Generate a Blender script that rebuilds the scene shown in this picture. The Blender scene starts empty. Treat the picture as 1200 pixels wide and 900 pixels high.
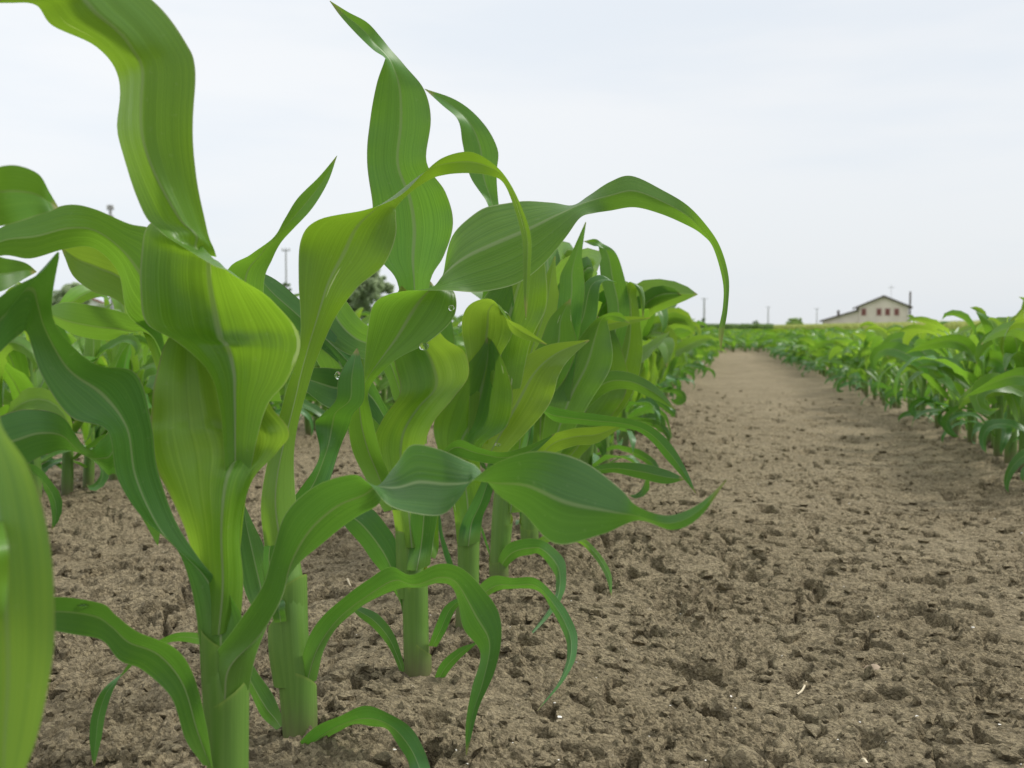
import bpy, math, random
import numpy as np
from mathutils import Vector, Matrix

rng = np.random.default_rng(7)
random.seed(7)
S = bpy.context.scene
COL = S.collection
R = math.radians

# ---------------------------------------------------------------- camera
FPX = 1250.0
CAMH = 0.33
PITCH = math.atan(65 / FPX)
YAW = math.atan((848 - 600) / FPX * math.cos(PITCH))      # rows run along +Y, camera turned to their left
cam_d = bpy.data.cameras.new('camera')
cam = bpy.data.objects.new('camera', cam_d)
COL.objects.link(cam)
cam.location = (0, 0, CAMH)
cam.rotation_euler = (math.pi / 2 - PITCH, 0, YAW)
cam_d.sensor_width = 36
cam_d.lens = 36 * FPX / 1200
cam_d.clip_start = 0.01
cam_d.clip_end = 9000
cam_d.dof.use_dof = True
cam_d.dof.focus_distance = 0.90
cam_d.dof.aperture_fstop = 14
S.camera = cam
_M = np.array(cam.rotation_euler.to_matrix())
CPOS = np.array((0, 0, CAMH))


def at(px, py, d):
    """point at pixel px,py of the 1200x900 photograph, d metres along the view axis"""
    px = np.asarray(px, float); py = np.asarray(py, float); d = np.asarray(d, float)
    v = np.stack([(px - 600) / FPX * d, -(py - 450) / FPX * d, -d], -1)
    return CPOS + v @ _M.T


def ground_at(px, py, z=0.0):
    v = _M @ np.array([(px - 600) / FPX, -(py - 450) / FPX, -1.0])
    t = (z - CAMH) / v[2]
    return CPOS + v * t, t


def project(p):
    q = (np.asarray(p) - CPOS) @ _M
    d = -q[..., 2]
    return 600 + q[..., 0] / d * FPX, 450 - q[..., 1] / d * FPX, d


# ---------------------------------------------------------------- noise
def _hash(ix, iy, s):
    h = (ix.astype(np.int64) * 374761393 + iy.astype(np.int64) * 668265263 + s * 974634777) & 0xFFFFFFFF
    h = ((h ^ (h >> 13)) * 1274126177) & 0xFFFFFFFF
    h = h ^ (h >> 16)
    return (h & 0xFFFFFF) / float(0xFFFFFF)


def vnoise(x, y, s):
    ix = np.floor(x); iy = np.floor(y)
    fx = x - ix; fy = y - iy
    fx = fx * fx * fx * (fx * (fx * 6 - 15) + 10); fy = fy * fy * fy * (fy * (fy * 6 - 15) + 10)
    a = _hash(ix, iy, s); b = _hash(ix + 1, iy, s); c = _hash(ix, iy + 1, s); d = _hash(ix + 1, iy + 1, s)
    return (a + (b - a) * fx) * (1 - fy) + (c + (d - c) * fx) * fy


def worley(x, y, s):
    ix = np.floor(x); iy = np.floor(y)
    f1 = np.full(x.shape, 9.0); f2 = np.full(x.shape, 9.0); idv = np.zeros(x.shape)
    for dx in (-1, 0, 1):
        for dy in (-1, 0, 1):
            cx = ix + dx; cy = iy + dy
            px = cx + _hash(cx, cy, s); py = cy + _hash(cx, cy, s + 17)
            dd = np.hypot(px - x, py - y)
            r = _hash(cx, cy, s + 31)
            n = dd < f1
            f2 = np.where(n, f1, np.minimum(f2, dd))
            idv = np.where(n, r, idv)
            f1 = np.where(n, dd, f1)
    return f1, f2, idv


# rows of maize: x of the near row and of the row right of the path
_p3, D3 = ground_at(490, 810)
ROW0 = float(_p3[0])
_pr, _ = ground_at(1200, 552)
ROWS = float(_pr[0]) - ROW0


def sstep(a, b, x):
    t = np.clip((x - a) / (b - a), 0, 1)
    return t * t * (3 - 2 * t)


def soil(x, y, detail=None):
    """height of the field; detail: local mesh spacing, octaves finer than it fade out"""
    x = np.asarray(x, float); y = np.asarray(y, float)
    if detail is None:
        detail = np.zeros_like(x)
    k = lambda c: 1 - sstep(0.3, 0.9, detail / c)
    ph = (x - ROW0) / ROWS
    fr = ph - np.floor(ph)
    rid = np.minimum(fr, 1 - fr)
    z = 0.012 * np.exp(-(rid / 0.13) ** 2) - 0.006 * np.exp(-((rid - 0.32) / 0.10) ** 2)
    z = z + 0.016 * (vnoise(x * 3.1, y * 2.3, 1) - 0.5) + 0.012 * (vnoise(x * 8, y * 7, 2) - 0.5)
    wx = x + 0.030 * (vnoise(x * 24, y * 24, 3) - .5) + .012 * (vnoise(x * 70, y * 70, 6) - .5)
    wy = y + 0.030 * (vnoise(x * 24, y * 24, 4) - .5) + .012 * (vnoise(x * 70, y * 70, 7) - .5)
    rough = 0.20 + 0.85 * sstep(0.32, 0.68, .6 * vnoise(x * 4.3 + 9, y * 3.4, 5) + .4 * vnoise(x * 11, y * 9, 8)) * (1 - 0.70 * sstep(.16, .36, rid) * (.4 + .6 * sstep(-.4, .1, x - ROW0)))
    # clods
    f1, f2, i1 = worley(wx * 13, wy * 11, 11)
    z = z + k(0.08) * rough * (0.009 * (i1 - 0.5) * sstep(0.0, 0.45, f2 - f1) + 0.008 * (0.5 - f1 * f1))
    ck = sstep(0.62, 0.8, vnoise(x * 7, y * 6, 21))
    z = z - k(0.04) * 0.012 * ck * (1 - sstep(0.02, 0.10, f2 - f1))
    f1, f2, i1 = worley(wx * 34, wy * 30, 12)
    z = z + k(0.028) * rough * (0.0065 * (i1 - 0.5) * sstep(0, .5, f2 - f1) + 0.006 * (0.4 - f1 * f1))
    # turbulence
    am = 0.0085
    for j, fq in enumerate((27., 55., 110., 210.)):
        n = np.abs(2 * vnoise(wx * fq + 5 * j, wy * fq * .93, 40 + j) - 1)
        z = z + k(.6 / fq) * rough * am * (.4 - n)
        am *= .62
    # crumbs
    lump = (0.25 + 1.15 * vnoise(x * 9, y * 8, 25)) * (.5 + .5 * rough)
    f1, f2, i1 = worley(wx * 105, wy * 98, 13)
    z = z + k(0.010) * lump * (0.0062 * (i1 - 0.45) * sstep(0, .4, f2 - f1) + 0.0070 * (0.4 - f1 * f1))
    f1, f2, i1 = worley(x * 215, y * 205, 14)
    z = z + k(0.005) * lump * (0.0034 * (i1 - 0.5) * sstep(0, .4, f2 - f1) + 0.0040 * (0.4 - f1 * f1))
    # ragged pits and short open cracks
    h = vnoise(wx * 26 + 3, wy * 21, 27)
    z = z - k(0.03) * 0.042 * sstep(0.76, 0.90, h) * (.35 + .65 * rough)
    h = vnoise(wx * 60 + 3, wy * 46, 28)
    z = z - k(0.014) * 0.018 * sstep(0.76, 0.89, h)
    return z


# ---------------------------------------------------------------- mesh helpers
def mesh_np(name, V, F4, uv=None, smooth=True, mats=(), midx=None):
    """V (n,3), F4 (m,4) quads (or (m,3) triangles), uv (n,2) per vertex"""
    V = np.asarray(V, np.float32); F4 = np.asarray(F4, np.int32)
    me = bpy.data.meshes.new(name)
    k = F4.shape[1]
    me.vertices.add(len(V)); me.vertices.foreach_set('co', V.ravel())
    me.loops.add(F4.size); me.loops.foreach_set('vertex_index', F4.ravel())
    me.polygons.add(len(F4))
    me.polygons.foreach_set('loop_start', np.arange(0, F4.size, k, dtype=np.int32))
    me.polygons.foreach_set('loop_total', np.full(len(F4), k, np.int32))
    me.polygons.foreach_set('use_smooth', np.full(len(F4), smooth, bool))
    if midx is not None:
        me.polygons.foreach_set('material_index', np.asarray(midx, np.int32))
    if uv is not None:
        l = me.uv_layers.new(name='UVMap')
        l.data.foreach_set('uv', np.asarray(uv, np.float32)[F4.ravel()].ravel())
    for m in mats:
        me.materials.append(m)
    me.update(calc_edges=True)
    me.validate()
    return me


def link(name, me, parent=None, loc=None):
    o = bpy.data.objects.new(name, me)
    COL.objects.link(o)
    if parent is not None:
        o.parent = parent
    if loc is not None:
        o.location = loc
    return o


def tag(o, label=None, cat=None, group=None, kind=None):
    if label: o['label'] = label
    if cat: o['category'] = cat
    if group: o['group'] = group
    if kind: o['kind'] = kind
    return o


def grid_faces(n, m):
    i = np.arange(n - 1)[:, None] * m + np.arange(m - 1)[None, :]
    return np.stack([i, i + 1, i + m + 1, i + m], -1).reshape(-1, 4)


def catmull(P, per):
    """P (n,k): Catmull-Rom through the stations, per samples a segment"""
    P = np.asarray(P, float)
    Q = np.vstack([2 * P[0] - P[1], P, 2 * P[-1] - P[-2]])
    out = []
    t = np.linspace(0, 1, per, endpoint=False)[:, None]
    for i in range(1, len(Q) - 2):
        a, b, c, d = Q[i - 1], Q[i], Q[i + 1], Q[i + 2]
        out.append(0.5 * ((2 * b) + (c - a) * t + (2 * a - 5 * b + 4 * c - d) * t ** 2 + (3 * b - a - 3 * c + d) * t ** 3))
    out.append(P[-1:])
    return np.vstack(out)


def norm(v):
    return v / np.maximum(np.linalg.norm(v, axis=-1, keepdims=True), 1e-9)


def ribbon(A, B, fold, across=12, ripple=0.0, seed=0, flute=0.0, midu=None):
    """leaf surface between two edge curves A and B (n,3); fold (n,) midrib displacement as a share of width"""
    n = len(A)
    mid = (A + B) / 2
    T = np.gradient(mid, axis=0)
    W = B - A
    w = np.linalg.norm(W, axis=1)
    N = norm(np.cross(norm(T), norm(W)))
    for _ in range(3):                                     # keep the normal steady through twists
        N2 = N.copy(); N2[1:-1] = N[:-2] + 2 * N[1:-1] + N[2:]
        N = norm(N2)
    ds = np.maximum(np.linalg.norm(np.gradient(mid, axis=0), axis=1), 1e-6)
    tw = np.linalg.norm(np.gradient(N, axis=0), axis=1) / ds * w      # turn of the blade over one width
    tw = np.convolve(np.pad(tw, 3, mode='edge'), np.ones(7) / 7, 'valid')
    fold = fold / (1 + (tw / 2.4) ** 2)
    u = np.linspace(0, 1, across + 1)
    c = np.abs(2 * u - 1)
    prof = 1 - np.sqrt(c * c + .004) + .03
    L = np.concatenate([[0], np.cumsum(np.linalg.norm(np.diff(mid, axis=0), axis=1))])
    v = L / L[-1]
    gu = np.broadcast_to(u[None, :], (n, across + 1))
    if midu is not None:                                   # midrib off the middle, as the blade is seen rolled
        gu = gu + (midu - .5)[:, None] * (1 - c * c)[None, :]
    P = A[:, None, :] * (1 - gu)[:, :, None] + B[:, None, :] * gu[:, :, None]
    kw = max(3, int(n * .16) | 1)
    ws = np.convolve(np.pad(w, kw // 2, mode='edge'), np.ones(kw) / kw, 'valid')[:n]
    disp = fold[:, None] * np.minimum(ws, w * 1.3)[:, None] * prof[None, :]
    r = random.Random(seed)
    if ripple:
        f1 = r.uniform(18, 26); p1, p2 = r.uniform(0, 6), r.uniform(0, 6)
        env = np.sin(np.pi * np.clip(v, 0, 1))
        wave = np.where(u[None, :] < .5, np.sin(L * f1 * 6.28 + p1)[:, None], np.sin(L * f1 * 1.2 * 6.28 + p2)[:, None])
        disp = disp + ripple * wave * (c ** 2.2)[None, :] * (w * env)[:, None]
    if flute:
        disp = disp + flute * w[:, None] * np.sin(u * math.pi * 9 + 1.3)[None, :] * (np.sin(np.pi * u) ** .5)[None, :]
    P = P + N[:, None, :] * disp[:, :, None]
    # grooved midrib
    g = np.exp(-((u - .5) / .035) ** 2)
    P = P + N[:, None, :] * (0.012 * w[:, None] * g[None, :] * np.sign(fold + 1e-6)[:, None])[:, :, None]
    UV = np.stack(np.broadcast_arrays(u[None, :], v[:, None]), -1).reshape(-1, 2)
    return P.reshape(-1, 3), grid_faces(n, across + 1), UV


def tube(C, rad, sides=16, flat=1.0, slant=0.0, sa=0.0):
    """tube along the points C (n,3), near-vertical; uv: u round, v along"""
    C = np.asarray(C, float); rad = np.asarray(rad, float)
    n = len(C)
    T = norm(np.gradient(C, axis=0))
    X = norm(np.cross(T, np.array([0.13, 1, 0.05])))
    Y = np.cross(T, X)
    a = np.linspace(0, 2 * math.pi, sides + 1)
    P = C[:, None, :] + rad[:, None, None] * (np.cos(a)[None, :, None] * X[:, None, :] + flat * np.sin(a)[None, :, None] * Y[:, None, :])
    if slant:
        k = np.zeros(n); k[-4:] = (.15, .45, .8, 1.0)
        P = P + (k * rad * slant)[:, None, None] * np.cos(a - sa)[None, :, None] * T[:, None, :]
    UV = np.stack(np.broadcast_arrays((a / (2 * math.pi))[None, :], np.linspace(0, 1, n)[:, None]), -1).reshape(-1, 2)
    return P.reshape(-1, 3), grid_faces(n, sides + 1), UV


def join(parts):
    Vs, Fs, Us = [], [], []; o = 0
    for V, F, U in parts:
        Vs.append(V); Fs.append(F + o); Us.append(U); o += len(V)
    return np.vstack(Vs), np.vstack(Fs), np.vstack(Us)


# ---------------------------------------------------------------- materials
def new_mat(name):
    m = bpy.data.materials.new(name); m.use_nodes = True
    nt = m.node_tree; nt.nodes.clear()
    return m, nt, nt.nodes, nt.links


class G:
    """small node-graph writer"""
    def __init__(s, nt): s.nt = nt
    def n(s, t, **kw):
        x = s.nt.nodes.new(t)
        for k, v in kw.items(): setattr(x, k, v)
        return x
    def put(s, sock, v):
        if isinstance(v, bpy.types.NodeSocket): s.nt.links.new(v, sock)
        elif v is not None: sock.default_value = v
    def math(s, op, a, b=None, c=None, clamp=False):
        x = s.n('ShaderNodeMath', operation=op, use_clamp=clamp)
        s.put(x.inputs[0], a); s.put(x.inputs[1], b); s.put(x.inputs[2], c)
        return x.outputs[0]
    def mix(s, f, a, b):
        x = s.n('ShaderNodeMix', data_type='RGBA')
        s.put(x.inputs['Factor'], f); s.put(x.inputs[6], a); s.put(x.inputs[7], b)
        return x.outputs[2]
    def ramp(s, f, lo, hi):
        x = s.n('ShaderNodeMapRange', interpolation_type='SMOOTHSTEP')
        s.put(x.inputs[0], f); s.put(x.inputs[1], lo); s.put(x.inputs[2], hi)
        return x.outputs[0]
    def noise(s, vec, scale, detail=3, rough=.55):
        x = s.n('ShaderNodeTexNoise')
        s.put(x.inputs['Vector'], vec); x.inputs['Scale'].default_value = scale
        x.inputs['Detail'].default_value = detail; x.inputs['Roughness'].default_value = rough
        return x.outputs['Fac']
    def mapped(s, vec, scale):
        x = s.n('ShaderNodeMapping'); s.put(x.inputs[0], vec); x.inputs['Scale'].default_value = scale
        return x.outputs[0]


def c4(r, g, b): return (r, g, b, 1)


def leaf_material(name, base, dark, young, trans, tfac=0.34, scars=0.0, rough=0.42):
    dark = tuple(x * .82 for x in dark[:3]) + (1,); young = tuple(x * 1.10 for x in young[:3]) + (1,)
    m, nt, N, L = new_mat(name); g = G(nt)
    uv = g.n('ShaderNodeUVMap').outputs[0]
    sep = g.n('ShaderNodeSeparateXYZ'); L.new(uv, sep.inputs[0])
    u, v = sep.outputs[0], sep.outputs[1]
    oi = g.n('ShaderNodeObjectInfo'); rnd = oi.outputs['Random']
    pos = g.n('ShaderNodeNewGeometry').outputs['Position']
    shift = g.n('ShaderNodeCombineXYZ'); L.new(rnd, shift.inputs[2])
    sh = g.n('ShaderNodeVectorMath', operation='ADD'); L.new(uv, sh.inputs[0]); L.new(shift.outputs[0], sh.inputs[1])
    fine = g.noise(g.mapped(sh.outputs[0], (75, .8, 30)), 1.0, 2)
    broad = g.noise(g.mapped(sh.outputs[0], (11, .9, 30)), 1.0, 3)
    patch = g.noise(pos, 14, 3)
    col = g.mix(g.ramp(broad, .2, .8), dark, base)
    col = g.mix(g.math('MULTIPLY', g.ramp(fine, .40, .66), .36), col, young)
    col = g.mix(g.math('MULTIPLY', g.ramp(patch, .45, .8), .22), col, young)
    vein = g.noise(g.mapped(sh.outputs[0], (30, .5, 30)), 1.0, 1)
    col = g.mix(g.math('MULTIPLY', g.ramp(vein, .50, .72), .38), col, young)
    col = g.mix(g.math('MULTIPLY', g.ramp(g.math('SUBTRACT', 1, vein), .55, .72), .30), col, dark)
    hue = g.n('ShaderNodeHueSaturation'); L.new(col, hue.inputs['Color'])
    L.new(g.math('MULTIPLY_ADD', rnd, .03, .485), hue.inputs['Hue'])
    L.new(g.math('MULTIPLY_ADD', rnd, .35, .80), hue.inputs['Value'])
    hue.inputs['Saturation'].default_value = 1.08
    col = hue.outputs[0]
    col = g.mix(g.math('MULTIPLY', g.ramp(v, .35, .75), .55), col, dark)
    # young tissue near the leaf base is yellower
    col = g.mix(g.math('MULTIPLY', g.math('SUBTRACT', 1, g.ramp(v, 0.02, .22)), .8), col, c4(.15, .285, .05))
    d = g.math('ABSOLUTE', g.math('SUBTRACT', u, .5))
    rib = g.math('SUBTRACT', 1, g.ramp(d, .010, .036))
    ribf = g.math('MULTIPLY', rib, g.math('SUBTRACT', .92, g.math('MULTIPLY', v, .6)))
    col = g.mix(ribf, col, c4(.34, .44, .20))
    edge = g.ramp(d, .480, .496)
    ecol = g.mix(g.ramp(rnd, .35, .6), c4(.34, .40, .20), c4(.17, .12, .09))
    col = g.mix(g.math('MULTIPLY', edge, .75), col, ecol)
    dryn = g.math('ADD', v, g.math('MULTIPLY', g.noise(pos, 90, 2), .05))
    col = g.mix(g.math('MULTIPLY', g.ramp(dryn, .985, 1.015), .8), col, c4(.30, .22, .10))
    dust = g.ramp(g.noise(pos, 210, 3, .7), .62, .72)
    col = g.mix(g.math('MULTIPLY', dust, .16), col, c4(.30, .33, .20))
    if scars:
        vo = g.n('ShaderNodeTexVoronoi'); L.new(g.mapped(sh.outputs[0], (7, 4, 30)), vo.inputs['Vector'])
        vo.inputs['Scale'].default_value = 1.0
        wob = g.noise(g.mapped(sh.outputs[0], (60, 30, 30)), 1.0, 2)
        sc = g.math('SUBTRACT', 1, g.ramp(g.math('ADD', vo.outputs['Distance'], g.math('MULTIPLY', wob, .22)), .20, .235))
        only = g.math('GREATER_THAN', g.noise(g.mapped(sh.outputs[0], (2.2, 2.0, 30)), 1.0, 1), .45)
        col = g.mix(g.math('MULTIPLY', g.math('MULTIPLY', sc, only), scars), col, c4(.55, .58, .36))
    tc = g.n('ShaderNodeMix', data_type='RGBA', blend_type='MULTIPLY')
    tc.inputs['Factor'].default_value = .30
    tc.inputs[6].default_value = trans
    veins = g.mix(g.ramp(fine, .35, .65), c4(.55, .6, .5), c4(1, 1, 1))
    L.new(veins, tc.inputs[7])
    tcol = g.mix(g.math('MULTIPLY', g.ramp(v, .3, .7), .5), tc.outputs[2], tuple(x * .45 for x in trans[:3]) + (1,))
    tcol = g.mix(ribf, tcol, c4(.12, .2, .03))
    bm = g.n('ShaderNodeBump'); L.new(g.math('MULTIPLY', g.math('SUBTRACT', 1, g.ramp(v, .5, .92)), .22), bm.inputs['Strength']); bm.inputs['Distance'].default_value = .0012
    L.new(g.math('ADD', g.math('ADD', g.math('MULTIPLY', fine, .8), g.math('MULTIPLY', vein, 1.4)), g.math('MULTIPLY', broad, 1.6)), bm.inputs['Height'])
    p = g.n('ShaderNodeBsdfPrincipled')
    L.new(col, p.inputs['Base Color'])
    L.new(g.math('MULTIPLY_ADD', g.noise(pos, 60, 2), .25, rough - .14), p.inputs['Roughness'])
    p.inputs['Specular IOR Level'].default_value = .44
    p.inputs['Sheen Weight'].default_value = .05
    p.inputs['Sheen Roughness'].default_value = .4
    p.inputs['Sheen Tint'].default_value = c4(.75, .9, 1)
    L.new(bm.outputs[0], p.inputs['Normal'])
    t = g.n('ShaderNodeBsdfTranslucent'); L.new(tcol, t.inputs[0]); L.new(bm.outputs[0], t.inputs[1])
    mx = g.n('ShaderNodeMixShader'); mx.inputs[0].default_value = tfac
    L.new(p.outputs[0], mx.inputs[1]); L.new(t.outputs[0], mx.inputs[2])
    o = g.n('ShaderNodeOutputMaterial'); L.new(mx.outputs[0], o.inputs[0])
    return m


LEAF_YOUNG = leaf_material('leaf_young', c4(.135, .28, .038), c4(.105, .235, .03), c4(.21, .34, .06), c4(.42, .66, .05), .44, rough=.36)
LEAF_MID = leaf_material('leaf_mid', c4(.088, .225, .044), c4(.062, .18, .032), c4(.145, .275, .055), c4(.30, .60, .04), .38)
LEAF_SCAR = leaf_material('leaf_scarred', c4(.092, .225, .034), c4(.072, .185, .026), c4(.15, .28, .045), c4(.33, .58, .03), .40, scars=.9)
LEAF_OLD = leaf_material('leaf_old', c4(.066, .19, .05), c4(.046, .145, .037), c4(.11, .235, .055), c4(.20, .48, .035), .30)
LEAF_FIELD = leaf_material('leaf_field', c4(.13, .275, .05), c4(.092, .22, .038), c4(.21, .34, .06), c4(.38, .66, .05), .40)
LEAF_STREAK = leaf_material('leaf_streaked', c4(.10, .25, .06), c4(.08, .21, .05), c4(.36, .42, .06), c4(.42, .66, .06), .40)
LM = {'k': LEAF_STREAK, 'y': LEAF_YOUNG, 'm': LEAF_MID, 's': LEAF_SCAR, 'o': LEAF_OLD}


def stalk_material():
    m, nt, N, L = new_mat('maize_stalk'); g = G(nt)
    uv = g.n('ShaderNodeUVMap').outputs[0]
    sep = g.n('ShaderNodeSeparateXYZ'); L.new(uv, sep.inputs[0])
    v = sep.outputs[1]
    st = g.noise(g.mapped(uv, (40, .8, 1)), 1, 2)
    col = g.mix(g.ramp(st, .35, .65), c4(.125, .255, .042), c4(.15, .285, .05))
    pos = g.n('ShaderNodeNewGeometry').outputs['Position']
    sp = g.n('ShaderNodeSeparateXYZ'); L.new(pos, sp.inputs[0])
    low = g.math('SUBTRACT', 1, g.ramp(g.math('ADD', sp.outputs[2], g.math('MULTIPLY', st, .02)), .004, .075))
    col = g.mix(g.math('MULTIPLY', low, .85), col, c4(.17, .10, .085))
    band = g.ramp(v, .965, .985)
    col = g.mix(g.math('MULTIPLY', band, .35), col, c4(.28, .34, .08))
    bm = g.n('ShaderNodeBump'); bm.inputs['Strength'].default_value = .25; bm.inputs['Distance'].default_value = .001
    L.new(st, bm.inputs['Height'])
    p = g.n('ShaderNodeBsdfPrincipled'); L.new(col, p.inputs['Base Color'])
    p.inputs['Roughness'].default_value = .42
    p.inputs['Subsurface Weight'].default_value = 0.0
    L.new(bm.outputs[0], p.inputs['Normal'])
    t = g.n('ShaderNodeBsdfTranslucent'); t.inputs[0].default_value = c4(.38, .5, .06)
    mx = g.n('ShaderNodeMixShader'); mx.inputs[0].default_value = .22
    L.new(p.outputs[0], mx.inputs[1]); L.new(t.outputs[0], mx.inputs[2])
    o = g.n('ShaderNodeOutputMaterial'); L.new(mx.outputs[0], o.inputs[0])
    return m


STALK = stalk_material()


def soil_material(name='dry_soil', lumps=True):
    m, nt, N, L = new_mat(name); g = G(nt)
    pos = g.n('ShaderNodeNewGeometry').outputs['Position']
    a = g.noise(pos, 3.2, 4); b = g.noise(pos, 38, 5, .62); c = g.noise(pos, 420, 4, .7)
    col = g.mix(g.ramp(a, .3, .7), c4(.232, .192, .118), c4(.300, .252, .160))
    col = g.mix(g.ramp(b, .33, .72), g.mix(.5, col, c4(.19, .155, .094)), col)
    col = g.mix(g.math('MULTIPLY', g.ramp(c, .5, .75), .5), col, c4(.42, .36, .25))
    pale = g.ramp(g.noise(pos, 150, 2), .66, .74)
    col = g.mix(g.math('MULTIPLY', pale, .35), col, c4(.46, .40, .30))
    cv = g.n('ShaderNodeTexVoronoi'); cv.inputs['Scale'].default_value = 260; L.new(pos, cv.inputs['Vector'])
    cs = g.n('ShaderNodeSeparateColor'); L.new(cv.outputs['Color'], cs.inputs[0])
    hv = g.n('ShaderNodeHueSaturation'); L.new(col, hv.inputs['Color']); L.new(g.math('MULTIPLY_ADD', cs.outputs[0],   .80, .58), hv.inputs['Value'])
    col = hv.outputs[0]
    bm = g.n('ShaderNodeBump'); bm.inputs['Strength'].default_value = 1.0; bm.inputs['Distance'].default_value = .006
    vo = g.n('ShaderNodeTexVoronoi'); vo.inputs['Scale'].default_value = 330; L.new(pos, vo.inputs['Vector'])
    hgt = g.math('ADD', g.math('MULTIPLY', c, .9), g.math('MULTIPLY', vo.outputs['Distance'], -.5))
    L.new(g.math('ADD', hgt, g.math('MULTIPLY', b, 1.1)), bm.inputs['Height'])
    p = g.n('ShaderNodeBsdfPrincipled'); L.new(col, p.inputs['Base Color'])
    p.inputs['Roughness'].default_value = .95; p.inputs['Specular IOR Level'].default_value = .12
    L.new(bm.outputs[0], p.inputs['Normal'])
    o = g.n('ShaderNodeOutputMaterial'); L.new(p.outputs[0], o.inputs[0])
    return m


SOIL = soil_material()


def foliage(name, col, col2, scale, tr, tf=.4):
    m = plain(name, col, .75, .2, .8, scale, col2)
    nt = m.node_tree; p = nt.nodes['Principled BSDF']; o = [x for x in nt.nodes if x.type == 'OUTPUT_MATERIAL'][0]
    t = nt.nodes.new('ShaderNodeBsdfTranslucent'); t.inputs[0].default_value = tr
    mx = nt.nodes.new('ShaderNodeMixShader'); mx.inputs[0].default_value = tf
    nt.links.new(p.outputs[0], mx.inputs[1]); nt.links.new(t.outputs[0], mx.inputs[2]); nt.links.new(mx.outputs[0], o.inputs[0])
    return m


def plain(name, col, rough=.7, spec=.3, var=.0, scale=5.0, col2=None):
    m, nt, N, L = new_mat(name); g = G(nt)
    p = g.n('ShaderNodeBsdfPrincipled')
    if var:
        pos = g.n('ShaderNodeNewGeometry').outputs['Position']
        f = g.ramp(g.noise(pos, scale, 4), .3, .7)
        L.new(g.mix(g.math('MULTIPLY', f, var), col, col2 or tuple(x * .6 for x in col[:3]) + (1,)), p.inputs['Base Color'])
    else:
        p.inputs['Base Color'].default_value = col
    p.inputs['Roughness'].default_value = rough; p.inputs['Specular IOR Level'].default_value = spec
    o = g.n('ShaderNodeOutputMaterial'); L.new(p.outputs[0], o.inputs[0])
    return m


# ---------------------------------------------------------------- ground
def build_ground():
    yaw_dir = math.pi / 2 + YAW
    half = R(33)
    ang = np.concatenate([np.linspace(-math.pi, -half, 70, endpoint=False), np.linspace(-half, half, 1150, endpoint=False), np.linspace(half, math.pi, 71)])
    d = [0.22]
    while d[-1] < 6000:
        x = d[-1]
        if x < .55: st = .004
        elif x < 5: st = max(.0015, x * x / (FPX * CAMH) * .5)
        else: st = min(x * .035, 400)
        d.append(x + st)
    d = np.array(d)
    d = np.concatenate([[0.001, .1, .18], d])
    A, Dm = np.meshgrid(ang, d)
    th = yaw_dir - A
    X = Dm * np.cos(th); Y = Dm * np.sin(th)
    sp = np.gradient(d)[:, None] * .45 + np.where(np.abs(A) < half, Dm * 2 * half / 1150, Dm * .08)
    Z = np.where(Dm < 25, soil(X, Y, sp), 0)
    Z = Z * (1 - sstep(15, 25, Dm))
    V = np.stack([X, Y, Z], -1).reshape(-1, 3)
    F = grid_faces(len(d), len(ang))
    me = mesh_np('ground', V, F[:, ::-1], mats=[SOIL])
    g = tag(link('ground', me), 'bare dry crumbly brown soil of the maize field', 'soil', kind='structure')
    return g


build_ground()

# ---------------------------------------------------------------- soil crumbs, chips, stones
_ico = None


def ico(sub):
    import bmesh
    bm = bmesh.new(); bmesh.ops.create_icosphere(bm, subdivisions=sub, radius=1)
    V = np.array([v.co[:] for v in bm.verts]); F = np.array([[v.index for v in f.verts] for f in bm.faces])
    bm.free(); return V, F


def scatter_lumps(name, n, rmin, rmax, mat, label, cat, dmin, dmax, power=2.2, squash=.7, sub=1):
    V0, F0 = ico(sub)
    Vs, Fs = [], []; o = 0
    dd = dmin * (dmax / dmin) ** rng.random(n)
    aa = rng.uniform(-R(30), R(30), n)
    th = math.pi / 2 + YAW - aa
    X = dd * np.cos(th); Y = dd * np.sin(th)
    Z = soil(X, Y)
    rr = rmin * (rmax / rmin) ** (rng.random(n) ** power)
    for i in range(n):
        s = rr[i] * rng.uniform(.65, 1.35, 3) * (1, 1, squash)
        W = V0 * (1 + .28 * rng.standard_normal((len(V0), 1)))
        a = rng.uniform(0, 6.28); ca, sa = math.cos(a), math.sin(a)
        W = (W * s) @ np.array([[ca, sa, 0], [-sa, ca, 0], [0, 0, 1]])
        Vs.append(W + (X[i], Y[i], Z[i] + rr[i] * .25)); Fs.append(F0 + o); o += len(V0)
    me = mesh_np(name, np.vstack(Vs), np.vstack(Fs), mats=[mat], smooth=False)
    return tag(link(name, me), label, cat, kind='stuff')


scatter_lumps('soil_crumbs', 9000, .0012, .010, SOIL, 'loose dry crumbs and clods lying on the field soil', 'soil crumbs', .6, 6.0)
CHIP = plain('pale_chip', c4(.72, .69, .62), .6)
scatter_lumps('pale_gravel', 300, .0007, .0022, CHIP, 'tiny whitish chips scattered over the brown soil', 'gravel', .75, 4.0, squash=.4)


def stone(px, py, r, col, label, cat='stone', squash=.7):
    p, _ = ground_at(px, py)
    V0, F0 = ico(3)
    q = V0 * 2.1 + (px, py, 1.0)
    n = np.sin(q[:, 0] * 1.7 + q[:, 1]) * .10 + np.sin(q[:, 1] * 2.9 + q[:, 2] * 2) * .07 + np.sin(q[:, 2] * 5 + q[:, 0] * 4) * .035
    V = V0 * (1 + n)[:, None] * r * (1.1, .9, squash)
    me = mesh_np('stone', V, F0, mats=[col])
    o = link('stone' if cat == 'stone' else 'soil_clod', me, loc=(p[0], p[1], float(soil(p[0], p[1])) + r * squash * .75 + .002))
    return tag(o, label, cat)


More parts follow.
